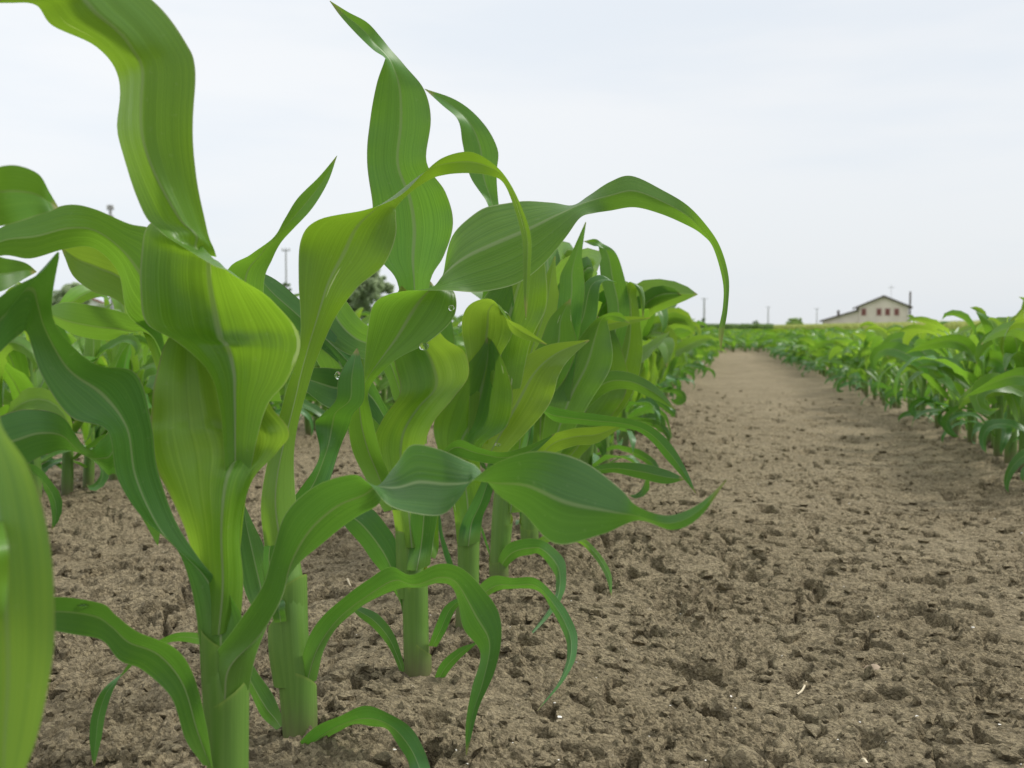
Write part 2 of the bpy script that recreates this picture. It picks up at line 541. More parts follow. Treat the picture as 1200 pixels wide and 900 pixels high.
ST1 = plain('pinkish_stone', c4(.33, .26, .185), .85, .2, .6, 160)
ST2 = plain('grey_stone', c4(.30, .255, .19), .85, .2, .6, 160)
stone(1022, 776, .0115, ST1, 'small rounded pinkish pebble lying alone on the bare path', squash=.85)
stone(1127, 787, .009, ST2, 'flat tan pebble on the bare path right of the pinkish pebble', squash=.5)
stone(872, 888, .016, SOIL, 'dark damp clod at the near edge of the path', 'clod', .7)

# ---------------------------------------------------------------- hand-set plants of the near row
def leaf_from_stations(D, st, mat, F0=.0, F1=.12, ripple=.03, seed=0, flute=0.0, per=7, across=16, fr=(.05, .22), mid=None):
    P = np.array([tuple(s) + (0,) * (6 - len(s)) for s in st], float)
    dA = D + P[:, 4] / 100 - P[:, 5] / 200
    dB = D + P[:, 4] / 100 + P[:, 5] / 200
    A = catmull(at(P[:, 0], P[:, 1], dA), per)
    B = catmull(at(P[:, 2], P[:, 3], dB), per)
    t = np.linspace(0, 1, len(A))
    fold = F0 + (F1 - F0) * sstep(fr[0], fr[1], t)
    mu = None if mid is None else catmull(np.array(mid, float)[:, None], per)[:, 0]
    return ribbon(A, B, fold, across, ripple, seed, flute, mu)


def hero(base_px, stalk, sheaths, leaves, label):
    b, D = ground_at(*base_px)
    gz = float(soil(b[0], b[1]))
    b[2] = gz - .004
    root = bpy.data.objects.new('maize_plant', None); COL.objects.link(root)
    root.location = b; root.empty_display_size = .05
    tag(root, label, 'maize plant', 'maize plants of the near row')
    # stalk
    pts = np.array([(x, y, w, dc) for x, y, w, dc in stalk], float)
    q = catmull(pts, 6)
    dd = D + q[:, 3] / 100
    C = at(q[:, 0], q[:, 1], dd)
    V, F, U = tube(C, q[:, 2] * dd / FPX / 2)
    link('stalk', mesh_np('stalk', V - b, F, U, mats=[STALK]), root)
    for sh in sheaths:
        p = np.array(sh, float); q = catmull(p, 6)
        dd = D + q[:, 3] / 100
        C = at(q[:, 0], q[:, 1], dd)
        r = q[:, 2] * dd / FPX / 2
        V, F, U = tube(C, r, 20, 1.0, .75, 1.0 + 2.4 * len(leaves) + p[0, 0])
        link('sheath', mesh_np('sheath', V - b, F, U, mats=[STALK]), root)
    for i, lf in enumerate(leaves):
        V, F, U = leaf_from_stations(D, lf['s'], None, lf.get('F0', 0), lf.get('F1', .12), lf.get('rip', .03), i * 7 + len(leaves), lf.get('flute', 0), fr=lf.get('fr', (.05, .22)), mid=lf.get('mid'))
        o = link('leaf', mesh_np('leaf', V - b, F, U, mats=[LM[lf.get('m', 'm')]]), root)
        if lf.get('label'): o['label'] = lf['label']
    return root, D


# each leaf: stations (edge A x,y, edge B x,y, depth offset cm, depth of B minus depth of A cm)
hero((-40, 1290), [(-40, 1290, 60, 0), (-48, 1000, 56, 0), (-60, 760, 52, 0), (-70, 600, 46, 0)],
     [[(-42, 1240, 70, 0), (-50, 1060, 72, 0), (-54, 960, 74, 0)]],
     [dict(m='k', F0=-.2, F1=-.10, rip=.02, label='broad drooping leaf blade with yellow streaks', s=[
         (-90, 760, -40, 770, -1, -1), (-85, 520, -50, 560, -4, -2), (-62, 400, -20, 420, -8, -2), (-60, 470, 0, 495, -10, -1), (-62, 545, 34, 548, -11, 0), (-58, 640, 58, 632, -11.5, 1), (-54, 720, 64, 716, -11.5, 1),
         (-50, 800, 60, 785, -11, 0), (-38, 870, 42, 868, -10.5, 0), (-14, 935, 18, 930, -10, 0), (0, 985, 1, 985, -9.5, 0)]),
      dict(m='y', F1=.1, s=[(-75, 760, -45, 770, -2, 0), (-70, 650, -30, 640, -5, 0), (-52, 600, -6, 595, -8, 1), (-40, 640, 8, 630, -13.4, 1), (-30, 690, 10, 680, -13.6, 1), (-26, 730, 4, 725, -13.4, 0), (-18, 770, -17, 770, -13, 0)]),
      dict(m='m', F1=.15, s=[(-90, 620, -50, 620, 0, 0), (-95, 420, -60, 440, 2, 3), (-85, 270, -70, 330, 4, 4), (-25, 208, -25, 277, 5, 3), (12, 194, 12, 263, 6, 2), (44, 203, 42, 253, 8, 1), (58, 225, 60, 247, 9, 0), (68, 242, 68, 243, 10, 0)]),
      dict(m='m', F1=.15, s=[(-80, 640, -50, 640, 1, 0), (-85, 480, -55, 480, 4, 0), (-70, 340, -60, 390, 8, 2), (-25, 300, -20, 352, 11, 1), (8, 303, 10, 338, 13, 0), (30, 308, 30, 326, 14, 0), (43, 318, 43, 319, 15, 0)])],
     'maize plant whose broad yellow-streaked leaf hangs down closest, soft and blurred')

P1 = hero((268, 1048), [(268, 1048, 46, 0), (267, 900, 46, 0), (262, 800, 46, 0), (259, 760, 42, .3), (256, 700, 34, .5), (254, 640, 22, .6)],
     [[(268, 1040, 49, 0), (267, 940, 48, 0), (267, 860, 48, 0), (267, 806, 50, 0)],
      [(264, 860, 46, .1), (260, 800, 46, .1), (258, 742, 48, .1)]],
     [dict(m='y', F0=-.42, F1=.16, rip=.035, flute=.022, label='pleated glossy whorl leaf bulging on both sides', s=[
         (232, 745, 282, 735, 0, 0), (229, 690, 285, 680, 0, 0), (221, 630, 282, 615, 0, 0), (198, 580, 297, 562, 0, 0), (180, 540, 324, 530, .2, 0), (173, 507, 340, 506, .1, 0), (177, 478, 316, 474, .5, 0), (183, 442, 306, 440, .9, 0), (193, 402, 296, 400, 1.4, 0), (222, 372, 272, 370, 1.8, 0), (246, 350, 247, 350, 2.2, 0)],
         mid=[.6, .68, .74, .72, .66, .58, .58, .55, .5, .5, .5], fr=(.15, .5)),
      dict(m='s', F0=.05, F1=.30, rip=.012, flute=.010, label='wide yellow-green central leaf twisting up to the sky', s=[
         (268, 650, 281, 650, .1, 0), (266, 590, 288, 585, -.1, 0), (262, 525, 300, 520, -.3, .2), (257, 474, 314, 474, -.5, .4), (243, 434, 336, 447, -.8, .6), (206, 400, 351, 410, -1.1, .4), (171, 378, 346, 383, -1.0, 0), (163, 338, 318, 352, -.9, -1.2),
         (166, 298, 292, 333, -1.0, -2.8), (174, 264, 268, 318, -1.3, -4.0), (204, 252, 260, 314, -1.7, -4.8), (234, 274, 238, 303, -2.1, -5.0), (252, 301, 211, 287, -2.5, -4.2), (251, 292, 187, 270, -2.8, -2.8), (242, 266, 165, 243, -3.0, -1.4),
         (227, 180, 139, 158, -3.2, 1), (229, 85, 140, 92, -3.5, 1.5), (217, 48, 113, 55, -4, .5), (185, 6, 62, 30, -4.4, 0), (140, -24, 42, 6, -5, -.5), (80, -38, 8, 3, -6, 0), (10, -40, -30, 6, -7, 0), (-60, -28, -68, 8, -8, 0), (-120, 12, -119, 13, -9, 0)],
         mid=[.5, .4, .32, .28, .28, .36, .42, .45, .48, .5, .5, .5, .5, .5, .5, .5, .5, .5, .5, .5, .5, .5, .5, .5], fr=(.0, .12)),
      dict(m='o', F0=-.12, F1=.20, rip=.02, label='dark green leaf bending over to a pale drooping end', s=[
         (236, 800, 286, 790, -.5, 0), (234, 760, 287, 752, -.6, 0), (230, 722, 283, 722, -.7, 0), (222, 682, 266, 692, -.9, .2), (206, 642, 238, 660, -1.1, .8), (167, 606, 210, 618, -1.3, 1.5), (138, 562, 186, 555, -1.6, 1.5), (126, 505, 178, 500, -2.2, 1.5), (82, 488, 160, 438, -3, 1.5), (49, 440, 108, 425, -4, 1),
         (32, 392, 62, 372, -5.2, -.5), (22, 392, 70, 297, -6.6, -1.5), (-2, 417, 44, 322, -7.5, -1), (-40, 445, 0, 348, -8.3, 0), (-100, 470, -60, 405, -9, 0), (-140, 480, -139, 481, -9.5, 0)]),
      dict(m='o', F0=-.42, F1=-.16, rip=.02, label='long twisted leaf reaching far over the path', s=[
         (244, 813, 292, 808, -.1, 0), (247, 775, 300, 768, -.6, 0), (274, 736, 318, 722, -1, 2), (306, 690, 330, 694, -1.4, 3), (318, 650, 349, 662, -1.9, 2.5), (335, 602, 385, 630, -2.5, 2), (371, 568, 420, 605, -3, 1.5), (412, 556, 445, 588, -3.6, 2),
         (432, 567, 450, 564, -4, 3.4), (455, 592, 467, 542, -4.4, 2.6), (489, 602, 483, 521, -4.9, 2), (519, 602, 514, 526, -5.4, 1.5), (541, 581, 547, 541, -5.9, 2.5), (551, 567, 560, 549, -6.3, 3.2), (585, 541, 580, 575, -6.8, 3), (630, 528, 612, 600, -7.4, 1.5),
         (682, 540, 650, 637, -8, 0), (726, 572, 706, 626, -8.6, 0), (747, 593, 748, 610, -9, .6), (783, 604, 788, 621, -9.5, 0), (820, 590, 820, 606, -10, 0), (852, 561, 852, 562, -10.6, 0)]),
      dict(m='o', F0=-.3, F1=-.14, rip=.03, label='dark old leaf low on the stem bearing a water drop', s=[
         (250, 905, 238, 897, -1.4, 0), (242, 850, 217, 866, -2, 0), (228, 795, 200, 816, -2.6, 0), (204, 758, 166, 786, -3.2, .5), (160, 740, 140, 773, -3.8, .5), (136, 722, 122, 753, -4.2, .5), (117, 706, 100, 746, -4.6, .8), (62, 700, 60, 739, -5.4, .5), (10, 714, 12, 737, -6, 0), (-30, 740, -30, 741, -6.5, 0)]),
      dict(m='o', F1=.1, s=[(240, 742, 238, 756, 1, 0), (206, 742, 204, 752, 2.2, .5), (172, 758, 168, 766, 2.6, 1), (150, 780, 146, 787, 2.2, 1), (134, 806, 119, 810, 2, 0), (124, 835, 107, 840, 2, 0), (119, 865, 105, 865, 2, 0), (114, 885, 107, 885, 2, 0), (111, 898, 110, 898, 2, 0)]),
      dict(m='m', F0=.2, F1=.14, rip=.02, label='pale arching leaf curving away to the side', s=[
         (238, 470, 205, 480, 3, 0), (226, 345, 186, 405, 3, 1), (192, 276, 150, 368, 2.6, 1), (150, 262, 138, 318, 2, 1), (112, 245, 110, 291, 1, 1), (80, 240, 75, 292, 0, .6), (44, 251, 36, 303, -1, 0), (0, 267, 0, 300, -2, 0), (-50, 300, -50, 322, -3, 0), (-110, 350, -110, 351, -4, 0)]),
      dict(m='y', F1=.2, s=[(195, 470, 215, 455, 4.5, 0), (168, 390, 178, 350, 4.5, 0), (140, 354, 143, 300, 4.3, 0), (108, 341, 118, 286, 4, 0), (86, 324, 92, 284, 4, 0), (76, 302, 78, 287, 4, 0), (71, 289, 72, 288, 4, 0)]),
      dict(m='m', F1=.2, s=[(212, 470, 200, 490, 4, 0), (188, 386, 182, 400, 4, 2), (150, 369, 150, 391, 4.5, 2), (112, 358, 128, 398, 5, 1.5), (84, 354, 92, 394, 5.4, 1), (64, 357, 66, 380, 6, .5), (53, 367, 54, 368, 6.4, 0)]),
      dict(m='o', F1=.15, s=[(190, 610, 185, 640, 1, 0), (141, 508, 140, 562, 1, 0), (121, 514, 126, 556, .6, 1), (103, 527, 108, 537, 0, 2.4), (76, 490, 76, 528, -.8, 1), (44, 480, 48, 535, -1.4, 0), (10, 484, 12, 552, -2, 0), (-40, 510, -35, 545, -2.5, 0), (-75, 540, -74, 541, -3, 0)]),
      ],
     'large maize plant with a broad yellow-green leaf swirling above all the others')

P2 = hero((352, 897), [(352, 897, 36, 0), (349, 840, 38, 0), (343, 760, 39, 0), (339, 700, 38, .2), (336, 650, 28, .5), (333, 600, 16, .6)],
     [[(352, 896, 38, 0), (352, 850, 40, 0), (352, 797, 38, .0)],
      [(341, 800, 40, .1), (335, 760, 40, .1), (332, 722, 36, .1)],
      [(341, 760, 41, .3), (340, 720, 41, .3), (339, 688, 42, .3)]],
     [dict(m='s', F0=-.4, F1=.16, rip=.02, label='scarred arching leaf with white feeding marks', s=[
         (310, 640, 354, 630, 0, 0), (306, 590, 346, 575, -.1, 0), (316, 530, 346, 516, 0, .5), (335, 460, 362, 450, 0, 1.2), (352, 400, 386, 386, 0, 1.4), (350, 330, 416, 340, -.2, .5), (352, 282, 450, 310, -.5, 0), (374, 257, 464, 276, -.8, 1.2), (428, 247, 464, 250, -1, 2.6), (464, 232, 466, 240, -1.2, 3),
         (497, 203, 501, 212, -1.5, 2.4), (521, 184, 521, 205, -1.8, 1.2), (552, 178, 551, 203, -2.2, .6), (579, 193, 575, 206, -2.5, .8), (597, 214, 590, 215, -2.8, 1.2), (611, 242, 603, 245, -3, .6), (622, 276, 612, 282, -3.1, .3), (622, 312, 613, 320, -3.2, 0), (619, 350, 614, 350, -3.2, 0), (617, 372, 616, 372, -3.2, 0)]),
      dict(m='o', F0=-.4, F1=-.14, rip=.02, label='curling leaf arching down to the soil with a drying margin', s=[
         (348, 802, 371, 797, -.2, 0), (359, 752, 381, 758, -.8, .8), (384, 716, 402, 728, -1.2, 1.5), (429, 681, 440, 701, -1.6, 1.6), (457, 664, 470, 690, -2, 1), (481, 674, 492, 688, -2.4, 1.6), (515, 660, 515, 684, -2.7, 2), (546, 670, 532, 690, -3, 2), (578, 705, 543, 735, -3.3, 1), (588, 740, 563, 766, -3.4, .5), (580, 786, 553, 806, -3.4, 0), (561, 830, 546, 846, -3.4, 0), (547, 885, 546, 885, -3.4, 0)]),
      dict(m='o', F0=-.2, F1=-.12, rip=.05, label='withering lowest leaf with brown edges', s=[
         (326, 902, 345, 905, -1, 0), (360, 860, 380, 869, -1.8, 1), (400, 837, 406, 852, -2.4, 1.4), (433, 828, 436, 850, -3.2, 1), (468, 842, 456, 858, -4.2, 1), (492, 868, 475, 886, -5.2, .5), (505, 903, 483, 910, -6.4, 0), (506, 945, 500, 946, -9, 0)]),
      dict(m='o', F1=.12, s=[(334, 848, 324, 856, .2, 0), (320, 815, 306, 838, 1, .5), (300, 784, 290, 806, 1.6, .5), (284, 756, 276, 770, 2.2, 0), (268, 740, 267, 741, 2.8, 0)]),
      dict(m='o', F1=.2, s=[(322, 730, 336, 728, -1.5, 0), (319, 720, 334, 715, -1.8, 0), (319, 708, 334, 706, -1.6, 0), (326, 702, 331, 702, -1, 0)]),
      dict(m='o', F1=.2, s=[(300, 720, 322, 712, 1, 0), (286, 690, 318, 675, 1.5, 0), (277, 640, 309, 640, 2, 0), (279, 610, 296, 612, 2.5, 0), (284, 588, 285, 588, 3, 0)]),
      dict(m='o', F0=.3, F1=.16, rip=.02, label='narrow dark leaf kinked sharply at its bend', s=[
         (312, 700, 334, 695, 1, 0), (308, 655, 328, 645, 1.4, 1), (318, 614, 345, 606, 2, 1), (349, 577, 383, 570, 2.6, 1), (374, 535, 396, 531, 3, 2), (369, 498, 409, 500, 3.4, 0), (375, 488, 414, 485, 2.2, 0), (393, 470, 426, 470, 1.4, 0), (396, 446, 427, 440, 1.2, 0), (404, 428, 424, 424, 1.4, 0), (418, 408, 419, 408, 2, 0)]),
      dict(m='m', F1=.18, rip=.01, s=[(290, 470, 330, 470, 2, 0), (258, 400, 312, 410, 1, 0), (264, 322, 309, 335, 0, .5), (294, 298, 319, 304, -.4, 1), (321, 278, 329, 285, -.8, 1.4), (334, 256, 344, 268, -1, .6), (349, 232, 366, 244, -1.2, 0), (374, 207, 384, 214, -1.4, 0), (395, 182, 395, 183, -1.6, 0)]),
      ],
     'second large maize plant whose scarred leaf arches high and hangs down narrow')

P3 = hero((490, 812), [(490, 812, 30, 0), (488, 760, 30, 0), (486, 690, 27, .2), (484, 640, 20, .4), (482, 600, 12, .5)],
     [[(490, 811, 31, 0), (490, 790, 32, 0), (491, 757, 30, 0)], [(488, 770, 30, .1), (487, 720, 30, .1), (486, 664, 30, .1)], [(478, 700, 24, .3), (477, 660, 26, .3), (476, 630, 25, .3)]],
     [dict(m='y', F0=-.4, F1=.26, rip=.02, flute=.012, label='bright yellow-green whorl leaf cupped round the shoot', s=[
         (466, 640, 502, 640, 0, 0), (458, 590, 500, 590, 0, 0), (444, 550, 494, 545, -.2, 0), (437, 520, 505, 500, -.4, 0), (449, 490, 530, 468, -.4, .5), (469, 460, 549, 440, -.2, 0), (463, 428, 544, 412, .2, 0), (455, 396, 520, 395, .6, -1), (458, 360, 500, 362, 1.2, -1), (470, 335, 471, 335, 1.6, 0)]),
      dict(m='m', F0=.2, F1=.12, rip=.015, label='tall upright leaf narrowing to a bent pointed tip', s=[
         (476, 520, 500, 520, 2, 0), (470, 420, 506, 420, 2, 0), (467, 336, 503, 336, 2, 0), (446, 304, 520, 300, 2, 0), (438, 270, 531, 262, 2, 0), (436, 235, 522, 225, 1.8, 0), (430, 190, 500, 190, 1.6, 0), (433, 145, 505, 140, 1.4, 0), (441, 100, 497, 105, 1.2, 1), (450, 73, 474, 76, 1, 1.8), (450, 67, 457, 57, .8, 1.6), (437, 58, 446, 43, .6, 1), (418, 40, 430, 26, .4, 0), (399, 19, 408, 14, .2, 0), (386, 1, 387, 1, 0, 0)]),
      dict(m='m', F0=.3, F1=.16, rip=.012, label='long dark leaf folding over and arching out over the path', s=[
         (450, 600, 470, 598, -.6, 0), (428, 560, 456, 556, -1, 0), (412, 525, 446, 530, -1.8, 0), (410, 490, 436, 488, -2.8, .5), (424, 456, 433, 455, -3.6, 1.2), (427, 425, 462, 423, -4.2, 0), (431, 385, 500, 402, -4.6, 0), (440, 354, 530, 375, -4.8, 1.5), (472, 341, 534, 346, -4.6, 3), (518, 341, 520, 325, -4.2, 5), (560, 342, 530, 278, -3.8, 3), (600, 335, 560, 248, -3.5, 2), (635, 312, 600, 237, -3.3, 1.5), (663, 278, 645, 237, -3.2, 2), (680, 256, 671, 241, -3.1, 2.6), (695, 250, 690, 229, -3, 1.6),
         (715, 247, 715, 213, -3, 0), (744, 243, 740, 206, -3, 0), (775, 251, 775, 222, -3, 0), (805, 264, 805, 240, -3, -.5), (823, 275, 827, 263, -3, -1.2), (836, 291, 844, 289, -3, -.8), (847, 330, 854, 325, -3, -.3), (847, 360, 853, 360, -3, 0), (842, 388, 849, 386, -3, 0), (844, 410, 845, 410, -3, 0)]),
      dict(m='m', F1=.12, s=[(462, 470, 480, 460, 2, 0), (446, 430, 455, 398, 2.4, 0), (405, 414, 426, 378, 3, 0), (382, 396, 409, 357, 3.4, 0), (371, 370, 397, 337, 4, 0), (358, 338, 378, 322, 4.6, 0), (350, 318, 351, 318, 5, 0)]),
      dict(m='o', F1=.12, s=[(455, 480, 470, 500, 3, 0), (400, 400, 402, 430, 3.4, 0), (350, 350, 350, 388, 4, 0), (322, 327, 316, 356, 4.4, 0), (298, 316, 297, 317, 5, 0)]),
      dict(m='o', F1=-.12, s=[(470, 520, 476, 540, 2, 0), (432, 440, 428, 482, 2.6, 0), (395, 432, 386, 478, 3, .5), (362, 432, 358, 458, 3.4, 0), (342, 444, 342, 445, 3.8, 0)]),
      dict(m='m', F1=.14, s=[(470, 540, 480, 560, 3, 0), (440, 478, 420, 520, 3.6, 0), (420, 405, 370, 420, 4, .5), (398, 372, 350, 392, 4.6, 0), (360, 372, 359, 373, 5, 0)]),
      dict(m='o', F0=.2, F1=.14, s=[(476, 720, 478, 735, .6, 0), (471, 668, 466, 700, 1, .5), (462, 630, 444, 667, 1.4, .5), (438, 598, 420, 635, 1.8, .5), (414, 592, 400, 612, 2.2, 0), (388, 598, 388, 599, 2.6, 0)]),
      dict(m='o', F1=.12, s=[(477, 790, 472, 795, 0, 0), (463, 746, 455, 757, .6, .3), (446, 722, 436, 735, 1.2, .3), (426, 712, 420, 722, 1.6, 0), (410, 710, 410, 711, 2, 0)]),
      dict(m='o', F1=-.14, s=[(502, 757, 512, 758, -.2, 0), (511, 732, 522, 740, -.8, .5), (520, 712, 533, 716, -1.2, .3), (534, 702, 542, 706, -1.6, 0), (552, 698, 552, 699, -2, 0)]),
      dict(m='o', F1=-.12, s=[(506, 808, 513, 810, -.4, 0), (515, 780, 525, 788, -1, .3), (535, 761, 541, 770, -1.6, .3), (560, 752, 560, 753, -2, 0)]),
      dict(m='o', F0=-.4, F1=-.15, s=[(474, 668, 504, 662, -.5, 0), (480, 640, 508, 632, -.8, 0), (481, 606, 513, 600, -1.2, 0), (488, 570, 508, 566, -1.6, 0), (500, 540, 501, 540, -2, 0)]),
      dict(m='m', F1=.15, s=[(500, 650, 510, 655, .6, 0), (506, 612, 514, 640, 1, 0), (510, 590, 514, 600, 1.4, 0), (514, 575, 515, 575, 1.6, 0)]),
      ],
     'maize plant with a tall upright leaf ending in a bent pointed tip')

P4 = hero((546, 757), [(546, 757, 25, 0), (548, 700, 25, 0), (548, 640, 20, .3), (550, 600, 12, .4)],
     [[(546, 756, 26, 0), (547, 720, 26, 0), (548, 690, 26, 0)], [(549, 700, 25, .1), (549, 665, 25, .1), (549, 635, 26, .1)]],
     [dict(m='s', F0=-.4, F1=.22, rip=.02, flute=.01, label='pale yellowish whorl leaf with white scars', s=[
         (536, 640, 562, 640, 0, 0), (530, 590, 566, 590, 0, 0), (514, 530, 564, 526, 0, 0), (508, 498, 594, 500, -.3, 0), (522, 462, 601, 465, -.3, 0), (544, 432, 594, 434, 0, 0), (562, 410, 582, 408, .4, 0), (572, 394, 573, 394, .8, 0)]),
      dict(m='y', F0=.2, F1=.15, s=[(548, 520, 572, 520, 1, 0), (550, 440, 580, 435, .6, 0), (541, 385, 600, 392, 0, 0), (549, 358, 598, 372, -.6, 1), (575, 351, 590, 364, -1, 2), (593, 372, 597, 385, -1.4, 1.4), (613, 383, 610, 396, -1.8, .5), (641, 403, 640, 404, -2.2, 0)]),
      dict(m='m', F1=.12, s=[(560, 480, 590, 480, 3, 0), (562, 400, 604, 395, 3, 0), (566, 340, 600, 335, 3, 0), (572, 262, 590, 258, 3, 0), (571, 238, 584, 236, 3, .8), (551, 207, 582, 204, 3, 0), (542, 168, 583, 174, 3, 0), (537, 141, 563, 140, 3, 1), (519, 124, 534, 117, 3, .5), (497, 104, 498, 104, 3, 0)]),
      dict(m='s', F1=.14, s=[(560, 460, 610, 455, 2, 0), (552, 410, 622, 400, 2, 0), (556, 370, 640, 360, 2, 0), (580, 330, 640, 320, 2.4, 0), (612, 290, 635, 288, 3, 0), (632, 262, 633, 262, 3.6, 0)]),
      dict(m='o', F0=-.3, F1=-.14, rip=.03, s=[(548, 700, 562, 704, -.4, 0), (574, 676, 584, 692, -1, 1), (600, 677, 602, 690, -1.6, 1.2), (628, 678, 630, 692, -2.2, .8), (655, 703, 645, 712, -5, .6), (674, 735, 662, 746, -9, .4), (676, 765, 664, 772, -13, 0), (662, 796, 654, 800, -17, 0), (630, 833, 629, 833, -20.5, 0)]),
      dict(m='o', F0=-.4, F1=-.2, s=[(536, 640, 562, 634, -.5, 0), (540, 615, 566, 605, -.8, 0), (552, 590, 575, 584, -1.2, 0), (566, 560, 580, 556, -1.6, 0), (576, 530, 577, 530, -2, 0)]),
      dict(m='y', F1=.14, s=[(556, 540, 580, 545, 1.5, 0), (570, 470, 640, 480, 2, 0), (600, 430, 655, 440, 2.4, 0), (640, 405, 668, 420, 3, 0), (690, 398, 691, 399, 3.6, 0)]),
      dict(m='m', F1=.14, s=[(552, 520, 530, 530, 2, 0), (536, 430, 506, 440, 2.6, 0), (530, 380, 492, 372, 3, .5), (520, 352, 500, 345, 3.4, 0), (505, 330, 504, 330, 3.8, 0)]),
      dict(m='o', F1=.14, s=[(540, 690, 545, 700, .5, 0), (524, 640, 534, 680, 1, 0), (514, 600, 520, 630, 1.4, 0), (505, 570, 506, 570, 2, 0)]),
      dict(m='o', F1=.1, s=[(506, 540, 520, 545, -1.4, 0), (535, 516, 530, 535, -2, 1), (560, 524, 556, 540, -2.6, 1), (590, 530, 590, 545, -3, 1), (620, 522, 615, 540, -3.4, .5), (650, 508, 650, 509, -3.8, 0)]),
      ],
     'maize plant with a pale scarred whorl standing just behind the one with the bent tip')

P5 = hero((585, 702), [(585, 702, 22, 0), (585, 660, 22, 0), (588, 600, 22, 0), (592, 540, 18, 0)],
     [[(585, 701, 23, 0), (585, 680, 23, 0), (584, 650, 23, 0)], [(586, 660, 22, .1), (588, 630, 22, .1), (590, 605, 23, .1)]],
     [dict(m='s', F0=-.3, F1=.12, rip=.02, label='broad light green upright leaf with a pale midrib', s=[
         (584, 600, 612, 600, 0, 0), (592, 540, 622, 540, 0, 0), (598, 490, 630, 486, 0, 0), (604, 440, 661, 446, 0, 0), (630, 406, 676, 408, 0, 0), (645, 372, 670, 375, .3, 0), (668, 350, 669, 350, .6, 0)]),
      dict(m='m', F1=.12, s=[(640, 470, 668, 470, 2.4, 0), (648, 400, 678, 400, 2.4, 0), (655, 345, 685, 345, 2.4, 0), (657, 322, 684, 318, 2.4, 0), (668, 300, 682, 298, 2.4, 0), (686, 260, 687, 260, 2.4, 0)]),
      dict(m='o', F1=.1, s=[(650, 460, 668, 462, 3.5, 0), (660, 400, 676, 408, 3.5, 0), (668, 372, 698, 376, 3.3, 0), (682, 336, 704, 333, 3, 0), (702, 322, 720, 330, 3.6, 0), (722, 332, 723, 333, 4.2, 0)]),
      dict(m='o', F0=-.2, F1=-.1, rip=.04, s=[(598, 560, 612, 566, -1, 0), (618, 500, 624, 522, -2, 0), (622, 464, 628, 478, -2.6, 1), (645, 476, 648, 493, -3, 1.2), (690, 484, 686, 498, -3.4, 1), (733, 490, 735, 502, -3.8, .8), (762, 499, 760, 514, -4.2, .6), (786, 520, 779, 536, -4.4, .4), (802, 546, 797, 556, -4.6, 0), (816, 578, 815, 578, -4.8, 0)]),
      dict(m='y', F1=.1, s=[(610, 560, 618, 570, -.5, 0), (640, 515, 645, 535, -1.2, .6), (668, 503, 672, 523, -1.8, .5), (700, 500, 700, 519, -2.2, .4), (733, 496, 733, 497, -2.6, 0)]),
      dict(m='o', F1=-.15, rip=.04, s=[(578, 682, 586, 690, -.4, 0), (584, 655, 592, 668, -1, .6), (596, 637, 604, 655, -1.6, 1), (619, 631, 620, 650, -2, 1), (641, 636, 632, 650, -2.4, .8), (661, 656, 649, 671, -5, .4), (663, 686, 651, 693, -9, 0), (650, 715, 642, 716, -15, 0), (610, 757, 609, 757, -21, 0)]),
      dict(m='m', F1=.14, s=[(632, 540, 652, 540, 1.4, 0), (642, 470, 690, 474, 1.8, 0), (660, 425, 716, 430, 2.2, 0), (682, 392, 716, 396, 2.6, .8), (702, 372, 712, 376, 2.6, 1), (724, 366, 722, 376, 2.4, .4), (738, 378, 739, 379, 2.2, 0)]),
      dict(m='y', F1=.14, s=[(590, 500, 606, 500, 3, 0), (600, 420, 640, 420, 3.4, 0), (622, 360, 656, 366, 3.8, 0), (640, 322, 652, 326, 4.2, 0), (650, 300, 651, 300, 4.6, 0)]),
      dict(m='o', F1=.12, s=[(575, 655, 580, 670, 1, 0), (566, 620, 572, 640, 1.4, 0), (556, 600, 560, 612, 2, 0), (545, 592, 546, 592, 2.6, 0)]),
      ],
     'maize plant with a broad light green upright leaf and a blue-green ribbon leaf')

